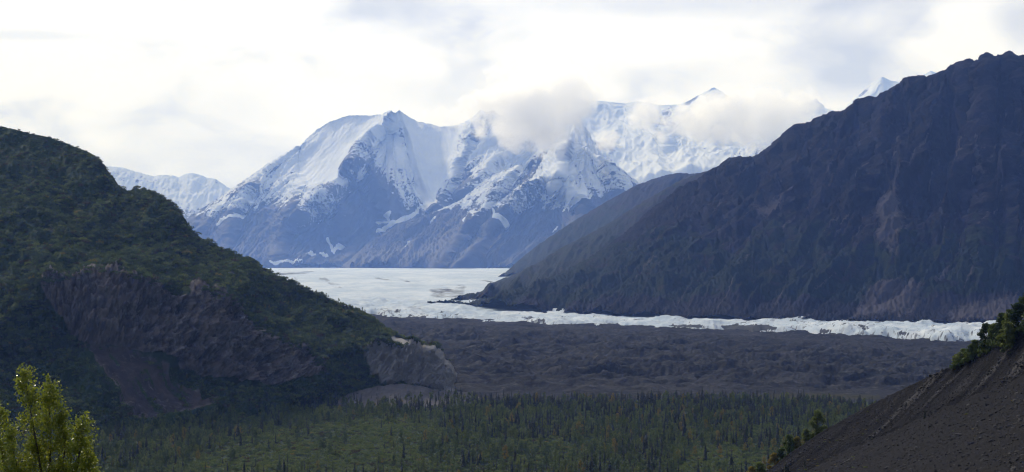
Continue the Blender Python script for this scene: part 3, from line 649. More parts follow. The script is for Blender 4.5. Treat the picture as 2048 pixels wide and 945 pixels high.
M['stone'] = foliage_mat('scree_stone', (0.018, 0.017, 0.019), (0.070, 0.065, 0.068), (0.045, 0.042, 0.044), .9, 0.0)


class Geo:
    def __init__(s): s.V, s.F, s.M, s.n = [], [], [], 0
    def add(s, V, F, mi=0):
        V = np.asarray(V, float).reshape(-1, 3); F = np.asarray(F, int)
        if F.shape[1] == 3: F = np.concatenate([F, F[:, 2:]], 1)
        s.V.append(V); s.F.append(F + s.n); s.M.append(np.full(len(F), mi)); s.n += len(V)
    def tube(s, a, b, r0, r1, mi=0, k=5):
        a, b = np.array(a, float), np.array(b, float); d = b - a; d /= np.linalg.norm(d) + 1e-9
        u = np.cross(d, (0.3, 0.9, 0.1)); u /= np.linalg.norm(u); v = np.cross(d, u)
        an = np.linspace(0, 2 * np.pi, k, endpoint=False); c = np.cos(an)[:, None] * u + np.sin(an)[:, None] * v
        i = np.arange(k); j = (i + 1) % k
        s.add(np.concatenate([a + c * r0, b + c * r1]), np.stack([i, j, j + k, i + k], 1), mi)
    def quads(s, C, size, mi=0, rs=rng, asp=1.0, tilt=None):
        """leaf cards at points C, random orientation"""
        n = len(C); size = np.broadcast_to(size, n)
        a = rs.normal(size=(n, 3)); a /= np.linalg.norm(a, axis=1)[:, None]
        b = np.cross(a, rs.normal(size=(n, 3))); b /= np.linalg.norm(b, axis=1)[:, None]
        a = a * size[:, None] * .5; b = b * size[:, None] * .5 * asp
        V = np.stack([C - a, C - b * .9, C + a, C + b * .9], 1).reshape(-1, 3)
        i = np.arange(n)[:, None] * 4 + np.arange(4)[None]
        s.add(V, i, mi)
    def mesh(s, name, mats, shade=False):
        V = np.concatenate(s.V); F = np.concatenate(s.F); m = np.concatenate(s.M)
        tri = F[:, 2] == F[:, 3]
        if tri.any():                                  # write triangles and quads together
            me = bpy.data.meshes.new(name)
            me.from_pydata(V.tolist(), [], [f[:3].tolist() if t else f.tolist() for f, t in zip(F, tri)])
            for mm in mats: me.materials.append(mm)
            me.polygons.foreach_set('material_index', m.astype(np.int32)); me.update()
            return me
        return mesh_np(name, V, F, mats, m, shade)


def spruce_geo(seed, parts=False, narrow=1.0, gaps=.15):
    rs = np.random.default_rng(seed); tr, g = Geo(), Geo()
    lean = rs.normal(0, .012, 2)
    tr.tube((0, 0, -.03), (lean[0] * .6, lean[1] * .6, .6), .013, .007, 0, 5); tr.tube((lean[0] * .6, lean[1] * .6, .6), (lean[0], lean[1], 1.0), .007, .001, 0, 4)
    nw = 30
    for k in range(nw):
        h = .06 + .93 * (k / nw) ** .95
        r = narrow * .125 * (1 - h) ** .75 * (.75 + .5 * rs.random()) + .008
        for j in range(7):
            if rs.random() < gaps: continue
            a = rs.random() * 6.283; rr = r * (.6 + .6 * rs.random()); dz = -rr * (.35 + .5 * rs.random())
            c, s_ = math.cos(a), math.sin(a); wd = rr * .38 + .004
            o = np.array([lean[0] * h, lean[1] * h, h])
            tip = o + (c * rr, s_ * rr, dz); m1 = o + (c * rr * .55 - s_ * wd, s_ * rr * .55 + c * wd, dz * .35 - .004); m2 = o + (c * rr * .55 + s_ * wd, s_ * rr * .55 - c * wd, dz * .35 - .004)
            lo = o + (c * rr * .55, s_ * rr * .55, dz * .5 - .022)
            g.add([o, m1, tip, m2], [[0, 1, 2, 3]]); g.add([o, lo, tip + (0, 0, -.006)], [[0, 1, 2]])
    return tr, g


def broad_geo(seed, shape='tree', n=900, size=.045):
    rs = np.random.default_rng(seed); tr, g = Geo(), Geo()
    if shape == 'tree':
        tr.tube((0, 0, -.03), (.01, 0, .45), .02, .012, 0, 6); tr.tube((.01, 0, .45), (0, .01, .9), .012, .003, 0, 5)
        cs = []
        for k in range(20):
            h = .22 + .74 * rs.random(); r = .17 * math.sin(min(1, (1.04 - h) * 1.9) * 1.5) * (.5 + .6 * rs.random()); a = rs.random() * 6.283
            c = np.array([math.cos(a) * r, math.sin(a) * r, h]); cs.append((c, .045 + .06 * rs.random())); tr.tube((0, 0, h - .14), c, .006, .002, 0, 3)
        cs.append((np.array([0, 0, .95]), .04))
    elif shape == 'full':
        tr.tube((0, 0, -.03), (.01, 0, .5), .02, .012, 0, 6); tr.tube((.01, 0, .5), (0, .01, .95), .012, .003, 0, 5)
        cs = [(np.array([0, 0, .93]), .05)]
        for k in range(34):
            h = .08 + .86 * rs.random(); r = .24 * min(1, (1.02 - h) * 2.2) ** .8 * math.sqrt(rs.random()); a = rs.random() * 6.283
            c = np.array([math.cos(a) * r, math.sin(a) * r, h]); cs.append((c, .06 + .07 * rs.random())); tr.tube((0, 0, max(0, h - .16)), c, .006, .002, 0, 3)
    else:
        cs = []
        for k in range(11):
            a = rs.random() * 6.283; r = .55 * math.sqrt(rs.random()); c = np.array([math.cos(a) * r, math.sin(a) * r, .28 + .42 * rs.random() * (1.1 - r)])
            cs.append((c, .18 + .1 * rs.random())); tr.tube((c[0] * .15, c[1] * .15, -.05), c, .02, .008, 0, 3)
    per = n // len(cs)
    for c, rad in cs:
        p = rs.normal(size=(per, 3)); p /= np.linalg.norm(p, axis=1)[:, None]; p *= rad * rs.random((per, 1)) ** .45 * np.array([1, 1, .85 if shape != 'tree' else 1.25])
        g.quads(c + p, size * (.6 + .8 * rs.random(per)), 0, rs, .7)
    return tr, g


def both(tr, g, name, leaf):
    a = Geo(); a.V = tr.V + g.V; a.F = [*tr.F, *[f + tr.n for f in g.F]]; a.M = [*tr.M, *[m * 0 + 1 for m in g.M]]; a.n = tr.n + g.n
    return a.mesh(name, [M['bark'], M[leaf]])

SRC = {}
SG = [spruce_geo(100 + k, narrow=(.8, 1.0, 1.25, .65)[k], gaps=(.15, .1, .1, .3)[k]) for k in range(4)]
SRC['spruce'] = [both(*SG[k], 'spruce_tree_%d' % k, 'spruce') for k in range(4)]
BG = [broad_geo(200 + k) for k in range(3)]
for leaf, key in (('leaf_green', 'green'), ('leaf_gold', 'gold'), ('leaf_dark', 'dark')):
    SRC[key] = [both(*BG[k], key + '_tree_%d' % k, leaf) for k in range(3)]
HG = [broad_geo(300 + k, 'shrub', 190, .15) for k in range(3)]
for leaf, key in (('leaf_green', 'shrub_green'), ('leaf_dark', 'shrub_dark'), ('leaf_rust', 'shrub_rust'), ('leaf_gold', 'shrub_gold')):
    SRC[key] = [both(*HG[k], key + '_%d' % k, leaf) for k in range(3)]


def rock_mesh(seed):
    rs = np.random.default_rng(seed)
    t = (1 + 5 ** .5) / 2
    V = np.array([(-1, t, 0), (1, t, 0), (-1, -t, 0), (1, -t, 0), (0, -1, t), (0, 1, t), (0, -1, -t), (0, 1, -t), (t, 0, -1), (t, 0, 1), (-t, 0, -1), (-t, 0, 1)], float) / 1.9
    F = [(0, 11, 5), (0, 5, 1), (0, 1, 7), (0, 7, 10), (0, 10, 11), (1, 5, 9), (5, 11, 4), (11, 10, 2), (10, 7, 6), (7, 1, 8), (3, 9, 4), (3, 4, 2), (3, 2, 6), (3, 6, 8), (3, 8, 9), (4, 9, 5), (2, 4, 11), (6, 2, 10), (8, 6, 7), (9, 8, 1)]
    V = V * (.7 + .6 * rs.random((12, 1))) * np.array([1, .8 + .3 * rs.random(), .55 + .25 * rs.random()])
    me = bpy.data.meshes.new('stone'); me.from_pydata(V.tolist(), [], F); me.materials.append(M['stone']); me.update(); return me
SRC['stone'] = [rock_mesh(k) for k in range(5)]


def scatter(name, label, pts, rot, scl, keys, idx, cat=None):
    """one object that carries very many small plants or stones as instances"""
    srcc = bpy.data.collections.new(name + '_kinds'); ml = []
    for k in keys: ml += SRC[k]
    for i, me in enumerate(ml): obj('kind_%03d' % i, me, collection=srcc)
    me = bpy.data.meshes.new(name); pts = np.asarray(pts, np.float32)
    me.vertices.add(len(pts)); me.vertices.foreach_set('co', pts.ravel())
    for nm, ty, ar, fld in (('rot', 'FLOAT_VECTOR', rot, 'vector'), ('scl', 'FLOAT_VECTOR', scl, 'vector')):
        at = me.attributes.new(nm, ty, 'POINT'); at.data.foreach_set(fld, np.asarray(ar, np.float32).ravel())
    at = me.attributes.new('kind_index', 'INT', 'POINT'); at.data.foreach_set('value', np.asarray(idx, np.int32))
    o = obj(name, me); tag(o, label, cat, kind='stuff')
    ng = bpy.data.node_groups.new(name, 'GeometryNodeTree')
    ng.interface.new_socket('Geometry', in_out='INPUT', socket_type='NodeSocketGeometry'); ng.interface.new_socket('Geometry', in_out='OUTPUT', socket_type='NodeSocketGeometry')
    N = ng.nodes; i_, o_ = N.new('NodeGroupInput'), N.new('NodeGroupOutput')
    ci = N.new('GeometryNodeCollectionInfo'); ci.inputs['Collection'].default_value = srcc; ci.inputs['Separate Children'].default_value = True; ci.inputs['Reset Children'].default_value = True
    iop = N.new('GeometryNodeInstanceOnPoints'); iop.inputs['Pick Instance'].default_value = True
    def na(nm, dt):
        a = N.new('GeometryNodeInputNamedAttribute'); a.data_type = dt; a.inputs['Name'].default_value = nm; return a.outputs['Attribute']
    L = ng.links
    L.new(i_.outputs[0], iop.inputs['Points']); L.new(ci.outputs[0], iop.inputs['Instance']); L.new(na('kind_index', 'INT'), iop.inputs['Instance Index'])
    e2r = N.new('FunctionNodeEulerToRotation'); L.new(na('rot', 'FLOAT_VECTOR'), e2r.inputs[0]); L.new(e2r.outputs[0], iop.inputs['Rotation'])
    L.new(na('scl', 'FLOAT_VECTOR'), iop.inputs['Scale']); L.new(iop.outputs[0], o_.inputs[0])
    md = o.modifiers.new('scatter', 'NODES'); md.node_group = ng
    return o


# ------------------------------------------------------------------ forest on the valley floor
def inpoly(px, py, poly): return pmask(px, py, poly, .01) > .5
MEADOW = [(250, 960), (420, 905), (560, 858), (700, 842), (800, 832), (900, 835), (880, 870), (850, 900), (880, 960)]
MEADOW2 = [(1330, 960), (1380, 905), (1460, 890), (1560, 910), (1530, 960)]

def valley_points(n, jitter=None):
    px = rng.uniform(-120, 1760, n); D = np.sqrt(rng.uniform(1350 ** 2, 2345 ** 2, n))
    X = (px - 1024) / FPX * D; Z = floor_z(X, D); py = HOR - (Z - ZC) / D * FPX
    keep = (D < interp([(p, d) for p, _, d in H_BASE], px) + 40) | (px > 925)
    edge = interp([(900, 2330), (1000, 2300), (1500, 2330), (1660, 2290), (1760, 2200)], px)
    keep &= (px < 925) | (D < edge + 30 * fbm(px / 40, px * 0, 3., 3))
    return px[keep], py[keep], D[keep], X[keep], Z[keep]

px, py, D, X, Z = valley_points(11500)
dens = fbm(X / 70, D / 120, 7.0, 4) + .6 * fbm(X / 230, D / 300, 7.5, 3) + .14 * smooth(px, 1150, 1400)
md = np.maximum(pmask(px, py, MEADOW, 18), pmask(px, py, MEADOW2, 14))
p_sp = np.clip(.15 + dens * 1.5 + .16 * smooth(px, 850, 1100) + .5 * smooth(-py, -835, -812), .04, 1) * (1 - .93 * md) * (1 - .35 * smooth(560 - px, 0, 150))
sel = rng.random(len(px)) < p_sp
spr = dict(px=px[sel], py=py[sel], D=D[sel], X=X[sel], Z=Z[sel]); n = len(spr['px'])
spr['h'] = np.clip(rng.normal(11.5, 3.4, n), 4.5, 20); spr['k'] = rng.integers(0, 4, n)

px, py, D, X, Z = valley_points(11000)
dens = fbm(X / 60, D / 90, 17.0, 4); md = np.maximum(pmask(px, py, MEADOW, 18), pmask(px, py, MEADOW2, 14))
sel = rng.random(len(px)) < np.clip(.45 + dens * 1.6 + .25 * smooth(560 - px, 0, 150), .03, 1) * (1 - .9 * md)
dec = dict(px=px[sel], py=py[sel], D=D[sel], X=X[sel], Z=Z[sel]); n = len(dec['px'])
dec['h'] = np.clip(rng.normal(10.2, 2.2, n), 5, 14.5); gz = fbm(dec['X'] / 90, dec['D'] / 90, 27., 3)
goldp = .05 + .16 * smooth(dec['px'], 850, 1300) * smooth(gz, -.05, .3)
dark = rng.random(n) < .30 + .35 * smooth(500 - dec['px'], 0, 300)
dec['k'] = np.where(rng.random(n) < goldp, 3, np.where(dark, 6, 0)) + rng.integers(0, 3, n)      # 0-2 green, 3-5 gold, 6-8 dark

def zone(px, D):
    side = ('below the bare scree fan', 'below the brown cliffs', 'below the grey rocky knob', 'just right of the rocky knob', 'under the grey moraine', 'beside the rubble slope')[int(np.searchsorted([300, 600, 900, 1150, 1420], px))]
    row = ('in the nearest row', 'midway through the forest', 'at the far forest edge')[int(np.searchsorted([1800, 2130], D))]
    return row + ' ' + side
def individuals(d, count):
    size = d['h'] / d['D'] * np.where((d['px'] > 0) & (d['px'] < 1700) & (d['py'] < 955), 1, 0)
    # the scree slope hides what lies to its right
    size = size * np.where(d['py'] - 8 < interp(C_SKY, d['px']), 1, 0)
    o = np.argsort(-size); m = np.zeros(len(size), bool); m[o[:count]] = True; return m

BN = [broad_geo(400 + k, 'full', 4200, .055) for k in range(3)]
crown_src = {}
for k in range(4):
    crown_src[('spruce', k)] = (SG[k][0].mesh('trunk', [M['bark']]), SG[k][1].mesh('crown', [M['spruce']]))
for key, leaf in (('green', 'leaf_green'), ('gold', 'leaf_gold'), ('dark', 'leaf_dark')):
    for k in range(3): crown_src[(key + '_near', k)] = (BN[k][0].mesh('trunk', [M['bark']]), BN[k][1].mesh('crown', [M[leaf]]))
    for k in range(3): crown_src[(key, k)] = (BG[k][0].mesh('trunk', [M['bark']]), BG[k][1].mesh('crown', [M[leaf]]))

def plant(name, key, k, x, y, z, h, wide, label, cat, group=None, parts=False):
    s = (h * wide, h * wide, h); rz = random.random() * 6.283
    if parts:
        o = obj(name, None, loc=(x, y, z)); a, b = crown_src[(key, k)]
        obj('trunk', a, o); obj('crown', b, o)
    else: o = obj(name, SRC[key][k], loc=(x, y, z))
    o.scale = s; o.rotation_euler = (0, 0, rz)
    return tag(o, label, cat, group)

ms = individuals(spr, 300)
big = np.argsort(-(spr['h'] / spr['D']) * ms)[:70]; bigs = set(big.tolist())
for i in np.nonzero(ms)[0]:
    z_ = zone(spr['px'][i], spr['D'][i]); hh = 'tall' if spr['h'][i] > 15.5 else 'medium height'; fm = ('slender', 'plain', 'broad', 'thin ragged')[int(spr['k'][i])]
    plant('spruce_tree', 'spruce', int(spr['k'][i]), spr['X'][i], spr['D'][i], spr['Z'][i] - .3, spr['h'][i], 1.0, hh + ' ' + fm + ' dark spruce ' + z_, 'spruce', hh + ' ' + fm + ' spruces ' + z_, i in bigs)
DK = ['green', 'gold', 'dark']
DL = {'green': ('light green tree', 'light green trees'), 'gold': ('golden yellow tree', 'golden trees'), 'dark': ('dull green tree', 'dark green trees')}
mdm = individuals(dec, 290)
bigd = set(np.argsort(-(dec['h'] / dec['D']) * mdm)[:60].tolist())
for i in np.nonzero(mdm)[0]:
    z_ = zone(dec['px'][i], dec['D'][i]); key = DK[dec['k'][i] // 3]; hh = 'tall' if dec['h'][i] > 12.3 else 'lower'
    plant('birch_tree' if key != 'gold' else 'aspen_tree', key, int(dec['k'][i] % 3), dec['X'][i], dec['D'][i], dec['Z'][i] - .2, dec['h'][i], 1.15, hh + ' ' + DL[key][0] + ' ' + z_, 'tree', hh + ' ' + DL[key][1] + ' ' + z_, i in bigd)

def rest(name, label, d, m, keys, wide):
    m = ~m; n = m.sum(); P = np.stack([d['X'][m], d['D'][m], d['Z'][m] - .3], 1)
    rot = np.zeros((n, 3)); rot[:, 2] = rng.random(n) * 6.283; h = d['h'][m]
    scatter(name, label, P, rot, np.stack([h * wide, h * wide, h], 1), keys, d['k'][m])
rest('spruce_forest', 'dense dark spruce forest filling the valley floor', spr, ms, ['spruce'], 1.0)
rest('broadleaf_forest', 'green and yellow broadleaf trees mixed through the valley forest', dec, mdm, ['green', 'gold', 'dark'], 1.15)

px, py, D, X, Z = valley_points(40000)
n = len(px); u = rng.random(n); patch = fbm(X / 40, D / 60, 31., 3)
mdw = np.maximum(pmask(px, py, MEADOW, 18), pmask(px, py, MEADOW2, 14))
k = np.where(u < .46 + patch * .8 + .35 * mdw, 0, np.where(u < .93, 3, np.where(u < .985, 6, 9))) + rng.integers(0, 3, n)
h = rng.uniform(1.8, 4.2, n); rot = np.zeros((n, 3)); rot[:, 2] = rng.random(n) * 6.283
scatter('shrubs', 'green willow and alder scrub covering the valley floor', np.stack([X, D, Z - .2], 1), rot, np.stack([h * 1.1, h * 1.1, h], 1), ['shrub_green', 'shrub_dark', 'shrub_rust', 'shrub_gold'], k)

# ------------------------------------------------------------------ brush on the hill
PXh, PYh = proj(HP[:, :Hnf + 3])
def hill_sample(n):
    """points spread evenly over the hill as seen, on its surface"""
    pxs = np.linspace(-700, 925, 900)
    a = rng.uniform(120, 899, n); i = np.clip(a.astype(int), 0, 898); f = (a - i)[:, None]
    b = rng.random(n) ** .9 * (Hnf + 2 - 1.01); j = b.astype(int); g = (b - j)[:, None]
    P = HP[i, j] * (1 - f) * (1 - g) + HP[i + 1, j] * f * (1 - g) + HP[i, j + 1] * (1 - f) * g + HP[i + 1, j + 1] * f * g
    return P
P = hill_sample(34000); qx, qy = proj(P)
rk = rockmask(qx, qy)
kp = (rng.random(len(P)) > rk * 1.5 - .06) & (P[:, 2] > -4); P = P[kp]; rk = rk[kp]; qx, qy = proj(P); n = len(P)
patch = fbm(qx / 45, qy / 30, 41., 4); high = smooth(430 - qy + 60 * patch, 0, 140)
rust = rng.random(n) < .03 + .12 * high + .12 * smooth(patch, .1, .4)
gold = rng.random(n) < .006 + .02 * smooth(patch, .15, .4)
green = rng.random(n) < .30 + patch * .8
k = np.where(gold, 9, np.where(rust, 6, np.where(green, 0, 3))) + rng.integers(0, 3, n)
h = (2.4 + 6.0 * rng.random(n) ** 2) * (1 - .4 * high) * (1 - .3 * smooth(rk, .1, .5)); rot = np.zeros((n, 3)); rot[:, 2] = rng.random(n) * 6.283
scatter('hill_brush', 'dense alder brush covering the green hill', P - [0, 0, .4], rot, np.stack([h * 1.1, h * 1.1, h], 1), ['shrub_green', 'shrub_dark', 'shrub_rust', 'shrub_gold'], k)
# taller trees lower on the hill
P = hill_sample(3600); qx, qy = proj(P); keep = (rockmask(qx, qy) < .12) & (qy > 560 + 0 * qx) & (P[:, 2] > -4); P = P[keep]; n = len(P)
k = np.where(rng.random(n) < .28, 0, np.where(rng.random(n) < .5, 4, 10)) + rng.integers(0, 3, n); k = np.where(rng.random(n) < .02, 7, k)
h = rng.uniform(5, 9, n); rot = np.zeros((n, 3)); rot[:, 2] = rng.random(n) * 6.283
scatter('hill_trees', 'small birches and spruces climbing the lower hill', P - [0, 0, .4], rot, np.stack([h, h, h], 1), ['spruce', 'green', 'gold', 'dark'], k)

# ------------------------------------------------------------------ stones, plants and trees on the scree slope
def scree_sample(n, lo=0.0):
    a = rng.uniform(90, 540, n); i = a.astype(int); f = (a - i)[:, None]
    b = lo * Snf + rng.random(n) ** .8 * (Snf * (1 - lo) - 1.01); j = b.astype(int); g = (b - j)[:, None]
    return SP[i, j] * (1 - f) * (1 - g) + SP[i + 1, j] * f * (1 - g) + SP[i, j + 1] * (1 - f) * g + SP[i + 1, j + 1] * f * g
P = scree_sample(52000, .2); n = len(P); sz = .08 + .24 * rng.random(n) ** 3.5; rot = rng.random((n, 3)) * 6.283
qx, qy = proj(P); st_ = chute(P); sz *= 1 + .8 * smooth(st_, .0, .3)
order = np.argsort(-sz / P[:, 1] * ((qx < 2048) & (qy < 945))); top = order[:300]; rst = order[300:]
scatter('scree_stones', 'loose dark stones lying all over the rubble slope', P[rst], rot[rst], np.repeat(sz[rst, None], 3, 1), ['stone'], rng.integers(0, 5, len(rst)))
for c, i in enumerate(top):
    o = obj('boulder', SRC['stone'][c % 5], loc=P[i] + (0, 0, sz[i] * .15)); s_ = sz[i] * random.uniform(1.1, 1.5); o.scale = (s_, s_ * .9, s_ * .8); o.rotation_euler = rot[i] * (.15, .15, 1)
    dn = qy[i] - interp(C_SKY, np.array([qx[i]]))[0]
    w1 = 'near the crest' if dn < 50 else 'on the upper face' if dn < 120 else 'low on the face'
    w2 = 'toward the forest corner' if qx[i] < 1720 else 'at mid slope' if qx[i] < 1880 else 'toward the right edge'
    w3 = 'larger' if sz[i] > .36 else 'smaller'
    tag(o, w3 + ' angular grey boulder ' + w1 + ' of the rubble slope ' + w2, 'boulder', w3 + ' boulders ' + w1 + ' ' + w2)

def on_scree(px, dy=0):
    """a point of the scree surface that shows dy pixels below the crest at column px"""
    i = int(np.clip((px - 1180) / (2600 - 1180) * 619, 0, 619)); colm = SP[i, :Snf]; cx, cyy = proj(colm)
    t = interp(C_SKY, np.array([float(px)]))[0] + dy
    j = int(np.argmin(np.abs(cyy - t))); return colm[j]

crest_trees = [  # px, dy, height px, kind, variant, width, label
    (2075, 4, 90, 'dark', 0, 1.3, None), (2040, 2, 62, 'dark', 1, 1.35, 'bushy dark green tree at the right edge on the slope crest'),
    (2022, 6, 58, 'green', 0, 1.3, 'second tree from the right edge on the slope crest, yellowish green'),
    (2004, 3, 60, 'dark', 2, 1.25, 'dense dark green tree on the crest behind the leaning yellow green one'),
    (2016, 30, 62, 'green', 2, 1.2, 'yellow green tree standing lowest in front of the crest trees'),
    (1988, 4, 48, 'green', 1, 1.35, 'broad mid green tree on the crest left of the tallest ones'),
    (1972, 3, 50, 'dark', 0, 1.2, 'dark tree on the crest just right of the thin spruce'),
    (1962, 4, 52, 'spruce', 1, 1.3, 'thin dark spruce on the crest beside the end of the white ice'),
    (1950, 4, 34, 'dark', 1, 1.5, 'low dark tree on the crest below the end of the white ice'),
    (1936, 4, 30, 'spruce', 2, 1.6, 'short spruce on the slope crest left of the low dark tree'),
    (1926, 4, 24, 'green', 1, 1.6, 'small greenish tree near the lower end of the crest thicket'),
    (1914, 4, 20, 'green', 2, 1.7, 'last small olive shrub at the lower end of the crest thicket')]
for (p_, dy, hp, key, k, wd, lab) in crest_trees:
    b = on_scree(p_, dy); h = hp / FPX * b[1]
    plant('spruce_tree' if key == 'spruce' else 'birch_tree', key if key == 'spruce' else key + '_near', k, b[0], b[1], b[2] - .25, h * 1.05, wd, lab or 'tall bushy tree on the crest just beyond the right edge', 'spruce' if key == 'spruce' else 'tree', None, True)
extra = np.array([on_scree(p_, dy) for p_, dy in [(rng.uniform(1905, 2110), rng.uniform(-1, 12)) for _ in range(90)]])
m_ = len(extra); r_ = np.zeros((m_, 3)); r_[:, 2] = rng.random(m_) * 6.28; hh = rng.uniform(1.4, 3.4, m_)
scatter('crest_scrub', 'olive green scrub under the trees on the slope crest', extra - [0, 0, .2], r_, np.stack([hh, hh, hh * 1.1], 1), ['shrub_dark', 'shrub_green'], rng.integers(0, 6, m_))
for (p_, dy, hp, key, k, wd, name, lab) in [
    (1852, 82, 22, 'spruce', 1, 1.5, 'spruce_tree', 'lone little spruce standing out on the bare rubble slope'),
    (1576, 40, 26, 'spruce', 0, 1.4, 'spruce_tree', 'young spruce at the foot of the rubble slope, left of its pair'),
    (1570, 36, 30, 'spruce', 2, 1.3, 'spruce_tree', 'taller young spruce of the pair at the foot of the slope'),
    (1610, 50, 24, 'spruce', 3, 1.6, 'spruce_tree', 'thin small spruce low on the slope right of the pair')]:
    b = on_scree(p_, dy); h = hp / FPX * b[1]; plant(name, key, k, b[0], b[1], b[2] - .1, h, wd, lab, 'spruce', None, True)
# yellowish trees that line the lower edge of the slope
edge_trees = [(1636, -4, 44, 'green', 0, 'largest yellow green tree against the edge of the rubble slope'), (1612, -2, 26, 'green', 1, 'small light green tree just below the largest edge tree'), (1594, 0, 24, 'gold', 1, 'small golden tree at the rubble edge above the green pair'),
              (1576, 2, 44, 'green', 2, 'tall pale green tree halfway along the lower rubble edge'), (1561, 4, 28, 'dark', 1, 'dark bushy tree tucked at the lower rubble edge'), (1548, 6, 32, 'gold', 0, 'bright yellow tree at the lower rubble edge'),
              (1520, 4, 34, 'green', 0, 'round green tree near the bottom of the rubble edge'), (1505, 2, 36, 'gold', 2, 'yellow green tree at the very bottom of the rubble edge')]
for (p_, dy, hp, key, k, lab) in edge_trees:
    D_ = 640.; t = interp(C_SKY, np.array([float(p_)]))[0] + dy
    x_ = (p_ - 1024) / FPX * D_; z_ = ZC + (HOR - t) / FPX * D_
    plant('birch_tree' if key != 'gold' else 'aspen_tree', key + '_near', k, x_, D_, z_ - 3.0, hp / FPX * D_ * 1.0 + 3.0, 1.0, lab, 'tree', None, True)
# tufts of plants among the stones
P = scree_sample(900, .3); qx, qy = proj(P)
vm = pmask(qx, qy, [(1640, 880), (1760, 830), (1800, 860), (1720, 900), (1740, 945), (1600, 945)], 26) + .1
P = P[rng.random(len(P)) < vm]; n = len(P); rot = np.zeros((n, 3)); rot[:, 2] = rng.random(n) * 6.28; h = rng.uniform(.25, .7, n)
scatter('low_plants', 'yellowish low plants growing between stones on the slope', P - [0, 0, .1], rot, np.stack([h * 1.6, h * 1.6, h], 1), ['shrub_green', 'shrub_rust', 'shrub_gold'], rng.integers(0, 9, n))

# ------------------------------------------------------------------ cottonwood tree close by on the left
def near_tree():
    D0 = 52.0; bx, by = (95 - 1024) / FPX * D0, D0; bz = floor_at(bx, by)
    root = obj('cottonwood_tree', None, loc=(bx, by, bz)); tag(root, 'sunlit yellow green cottonwood crown close by in the bottom left corner', 'tree')
    def loc(px_, py_, dy=0): return np.array([(px_ - 1024) / FPX * (D0 + dy) - bx, dy, ZC + (HOR - py_) / FPX * (D0 + dy) - bz])
    tr, lv, lw = Geo(), [], Geo()
    fork = loc(95, 1010)
    tr.tube((0, 0, -.3), fork * .5, .13, .10, 0, 9); tr.tube(fork * .5, fork, .10, .075, 0, 9)
    rs = np.random.default_rng(5)
    #   path of each leader in photo pixels, depth offset, crown radius (m) along it
    leaders = [([(95, 1010), (80, 930), (66, 850), (55, 790), (50, 742)], 0.0, (.45, .44, .30, .20, .10)), ([(95, 1010), (100, 920), (100, 850), (98, 800), (100, 764)], .5, (.45, .4, .30, .19, .10)),
               ([(95, 1010), (150, 960), (160, 900), (166, 868), (166, 834)], -.3, (.3, .25, .22, .18, .10)), ([(95, 1010), (15, 960), (2, 900), (-2, 860), (-6, 822)], .3, (.45, .4, .28, .20, .12)),
               ([(95, 1010), (120, 950), (130, 900), (126, 860), (122, 822)], .1, (.4, .3, .2, .15, .05)), ([(95, 1010), (40, 960), (30, 920), (25, 890), (22, 868)], -.4, (.4, .35, .3, .2, .05)),
               ([(95, 1010), (180, 1000), (185, 960), (178, 930), (176, 890)], .2, (.3, .25, .16, .12, .05))]
    boughs = []
    for pts, dy, rad in leaders:
        g = Geo(); Q = [loc(a, b, dy * min(1, i / 2)) for i, (a, b) in enumerate(pts)]; Q[0] = fork
        rr = [.06, .035, .02, .012, .004]
        for i in range(4): g.tube(Q[i], Q[i + 1], rr[i], rr[i + 1], 0, 6)
        for i in range(4):
            L = np.linalg.norm(Q[i + 1] - Q[i]); nb = 0
            for k_ in range(max(4, int(L / .06))):
                t = rs.random(); o = Q[i] * (1 - t) + Q[i + 1] * t; R_ = (rad[i] * (1 - t) + rad[i + 1] * t) * (.15 + 1.25 * rs.random())
                a = rs.random() * 6.283; tip = o + np.array([math.cos(a) * R_, math.sin(a) * R_, R_ * (-.1 + .9 * rs.random())])
                g.tube(o - (0, 0, R_ * .3), tip, .008, .002, 0, 3)
                cr = .06 + .08 * rs.random(); m = int(62 * cr / .1)
                lv.append(tip + rs.normal(0, cr * .85, (m, 3)) * (1, 1, 1.2))
        boughs.append(g)
    C = np.concatenate(lv); lw.quads(C,   .085 * (.6 + .6 * rs.random(len(C))), 0, rs, .75)
    obj('trunk', tr.mesh('trunk', [M['bark']], True), root)
    for g in boughs: obj('branch', g.mesh('branch', [M['bark']], True), root)
    f = obj('foliage', lw.mesh('foliage', [M['near_leaf']]), root); f['kind'] = 'stuff'
near_tree()

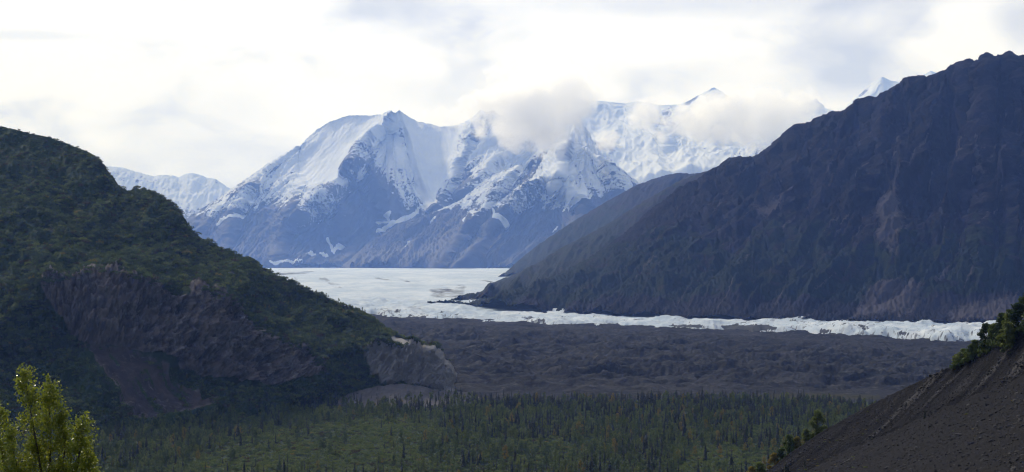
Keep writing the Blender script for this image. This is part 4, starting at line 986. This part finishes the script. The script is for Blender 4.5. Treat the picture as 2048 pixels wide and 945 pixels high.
# ------------------------------------------------------------------ clouds caught on the peaks
def cloud_mat(name, dens, seed, f):
    m = bpy.data.materials.new(name); m.use_nodes = True; t = NT(m.node_tree)
    tc = t.n('ShaderNodeTexCoord').outputs['Object']                       # unit ball
    geo = t.pos()
    nz = t.noise(t.vmath('ADD', geo, (seed, seed, seed)), f, 8, .62, .4)
    r = t.vmath('LENGTH', tc)
    sh = t.math('ADD', t.math('SUBTRACT', 1.0, r), t.math('MULTIPLY', t.math('SUBTRACT', nz, .5), 2.1))
    d = t.math('MULTIPLY', t.math('MULTIPLY', t.ramp(sh, .28, .46), dens), t.ramp(r, .85, .99, 1.0, 0.0))
    v = t.n('ShaderNodeVolumePrincipled'); v.inputs['Color'].default_value = (1, 1, 1, 1); v.inputs['Anisotropy'].default_value = .68; v.inputs['Absorption Color'].default_value = (1, 1, 1, 1)
    t.l(d, v.inputs['Density']); t.l(v.outputs[0], t.n('ShaderNodeOutputMaterial').inputs['Volume'])
    return m

def ball():
    import bmesh
    b = bmesh.new(); bmesh.ops.create_icosphere(b, subdivisions=3, radius=1); me = bpy.data.meshes.new('cloud'); b.to_mesh(me); b.free(); return me
CL = [(1066, 218, 118, 80, 21500, 'large white cloud hiding the crest left of the sharp snowy peak', .005),
      (1500, 236, 170, 58, 23000, 'long white cloud bank lying across the dark mountain shoulder', .0046),
      (1213, 282, 28, 20, 22500, 'small round cloud puff just right of the sharp snowy peak', .005),
      (1292, 232, 36, 36, 24000, 'ragged cloud wisp on the snowfield left of the long cloud bank', .0045),
      (895, 236, 60, 22, 24500, 'thin bright cloud in the saddle right of the rocky summit', .003)]
CLOUDS = True
if CLOUDS:
    for i, (px_, py_, ax, az, D_, lab, dn) in enumerate(CL):
        me = ball(); o = obj('cloud', me, loc=tuple(W(np.array(float(px_)), np.array(float(py_)), D_)))
        sx = ax / FPX * D_ * 1.45; sz_ = az / FPX * D_ * 1.45; o.scale = (sx, min(sx, sz_ * 1.3), sz_)
        me.materials.append(cloud_mat('cloud_%d' % i, dn, 1000. * i + 350, 3.4 / (sz_ * 2)))
        tag(o, lab, 'cloud')

# ------------------------------------------------------------------ haze
hv = np.array([[x, y, z] for x in (-45000, 45000) for y in (-2000, 42500) for z in (-60, 4600)], float)
hf = [[0, 1, 3, 2], [4, 6, 7, 5], [0, 4, 5, 1], [2, 3, 7, 6], [0, 2, 6, 4], [1, 5, 7, 3]]
hm = bpy.data.materials.new('haze'); hm.use_nodes = True; t = NT(hm.node_tree)
v = t.n('ShaderNodeVolumePrincipled'); v.inputs['Color'].default_value = (.21, .38, .98, 1); v.inputs['Absorption Color'].default_value = (1, 1, 1, 1); v.inputs['Density'].default_value = 2.9e-5; v.inputs['Anisotropy'].default_value = .3
t.l(v.outputs[0], t.n('ShaderNodeOutputMaterial').inputs['Volume'])
hz = obj('haze', mesh_np('haze', hv, hf, [hm], shade=False)); tag(hz, 'thin blue haze filling the valley air', kind='stuff')
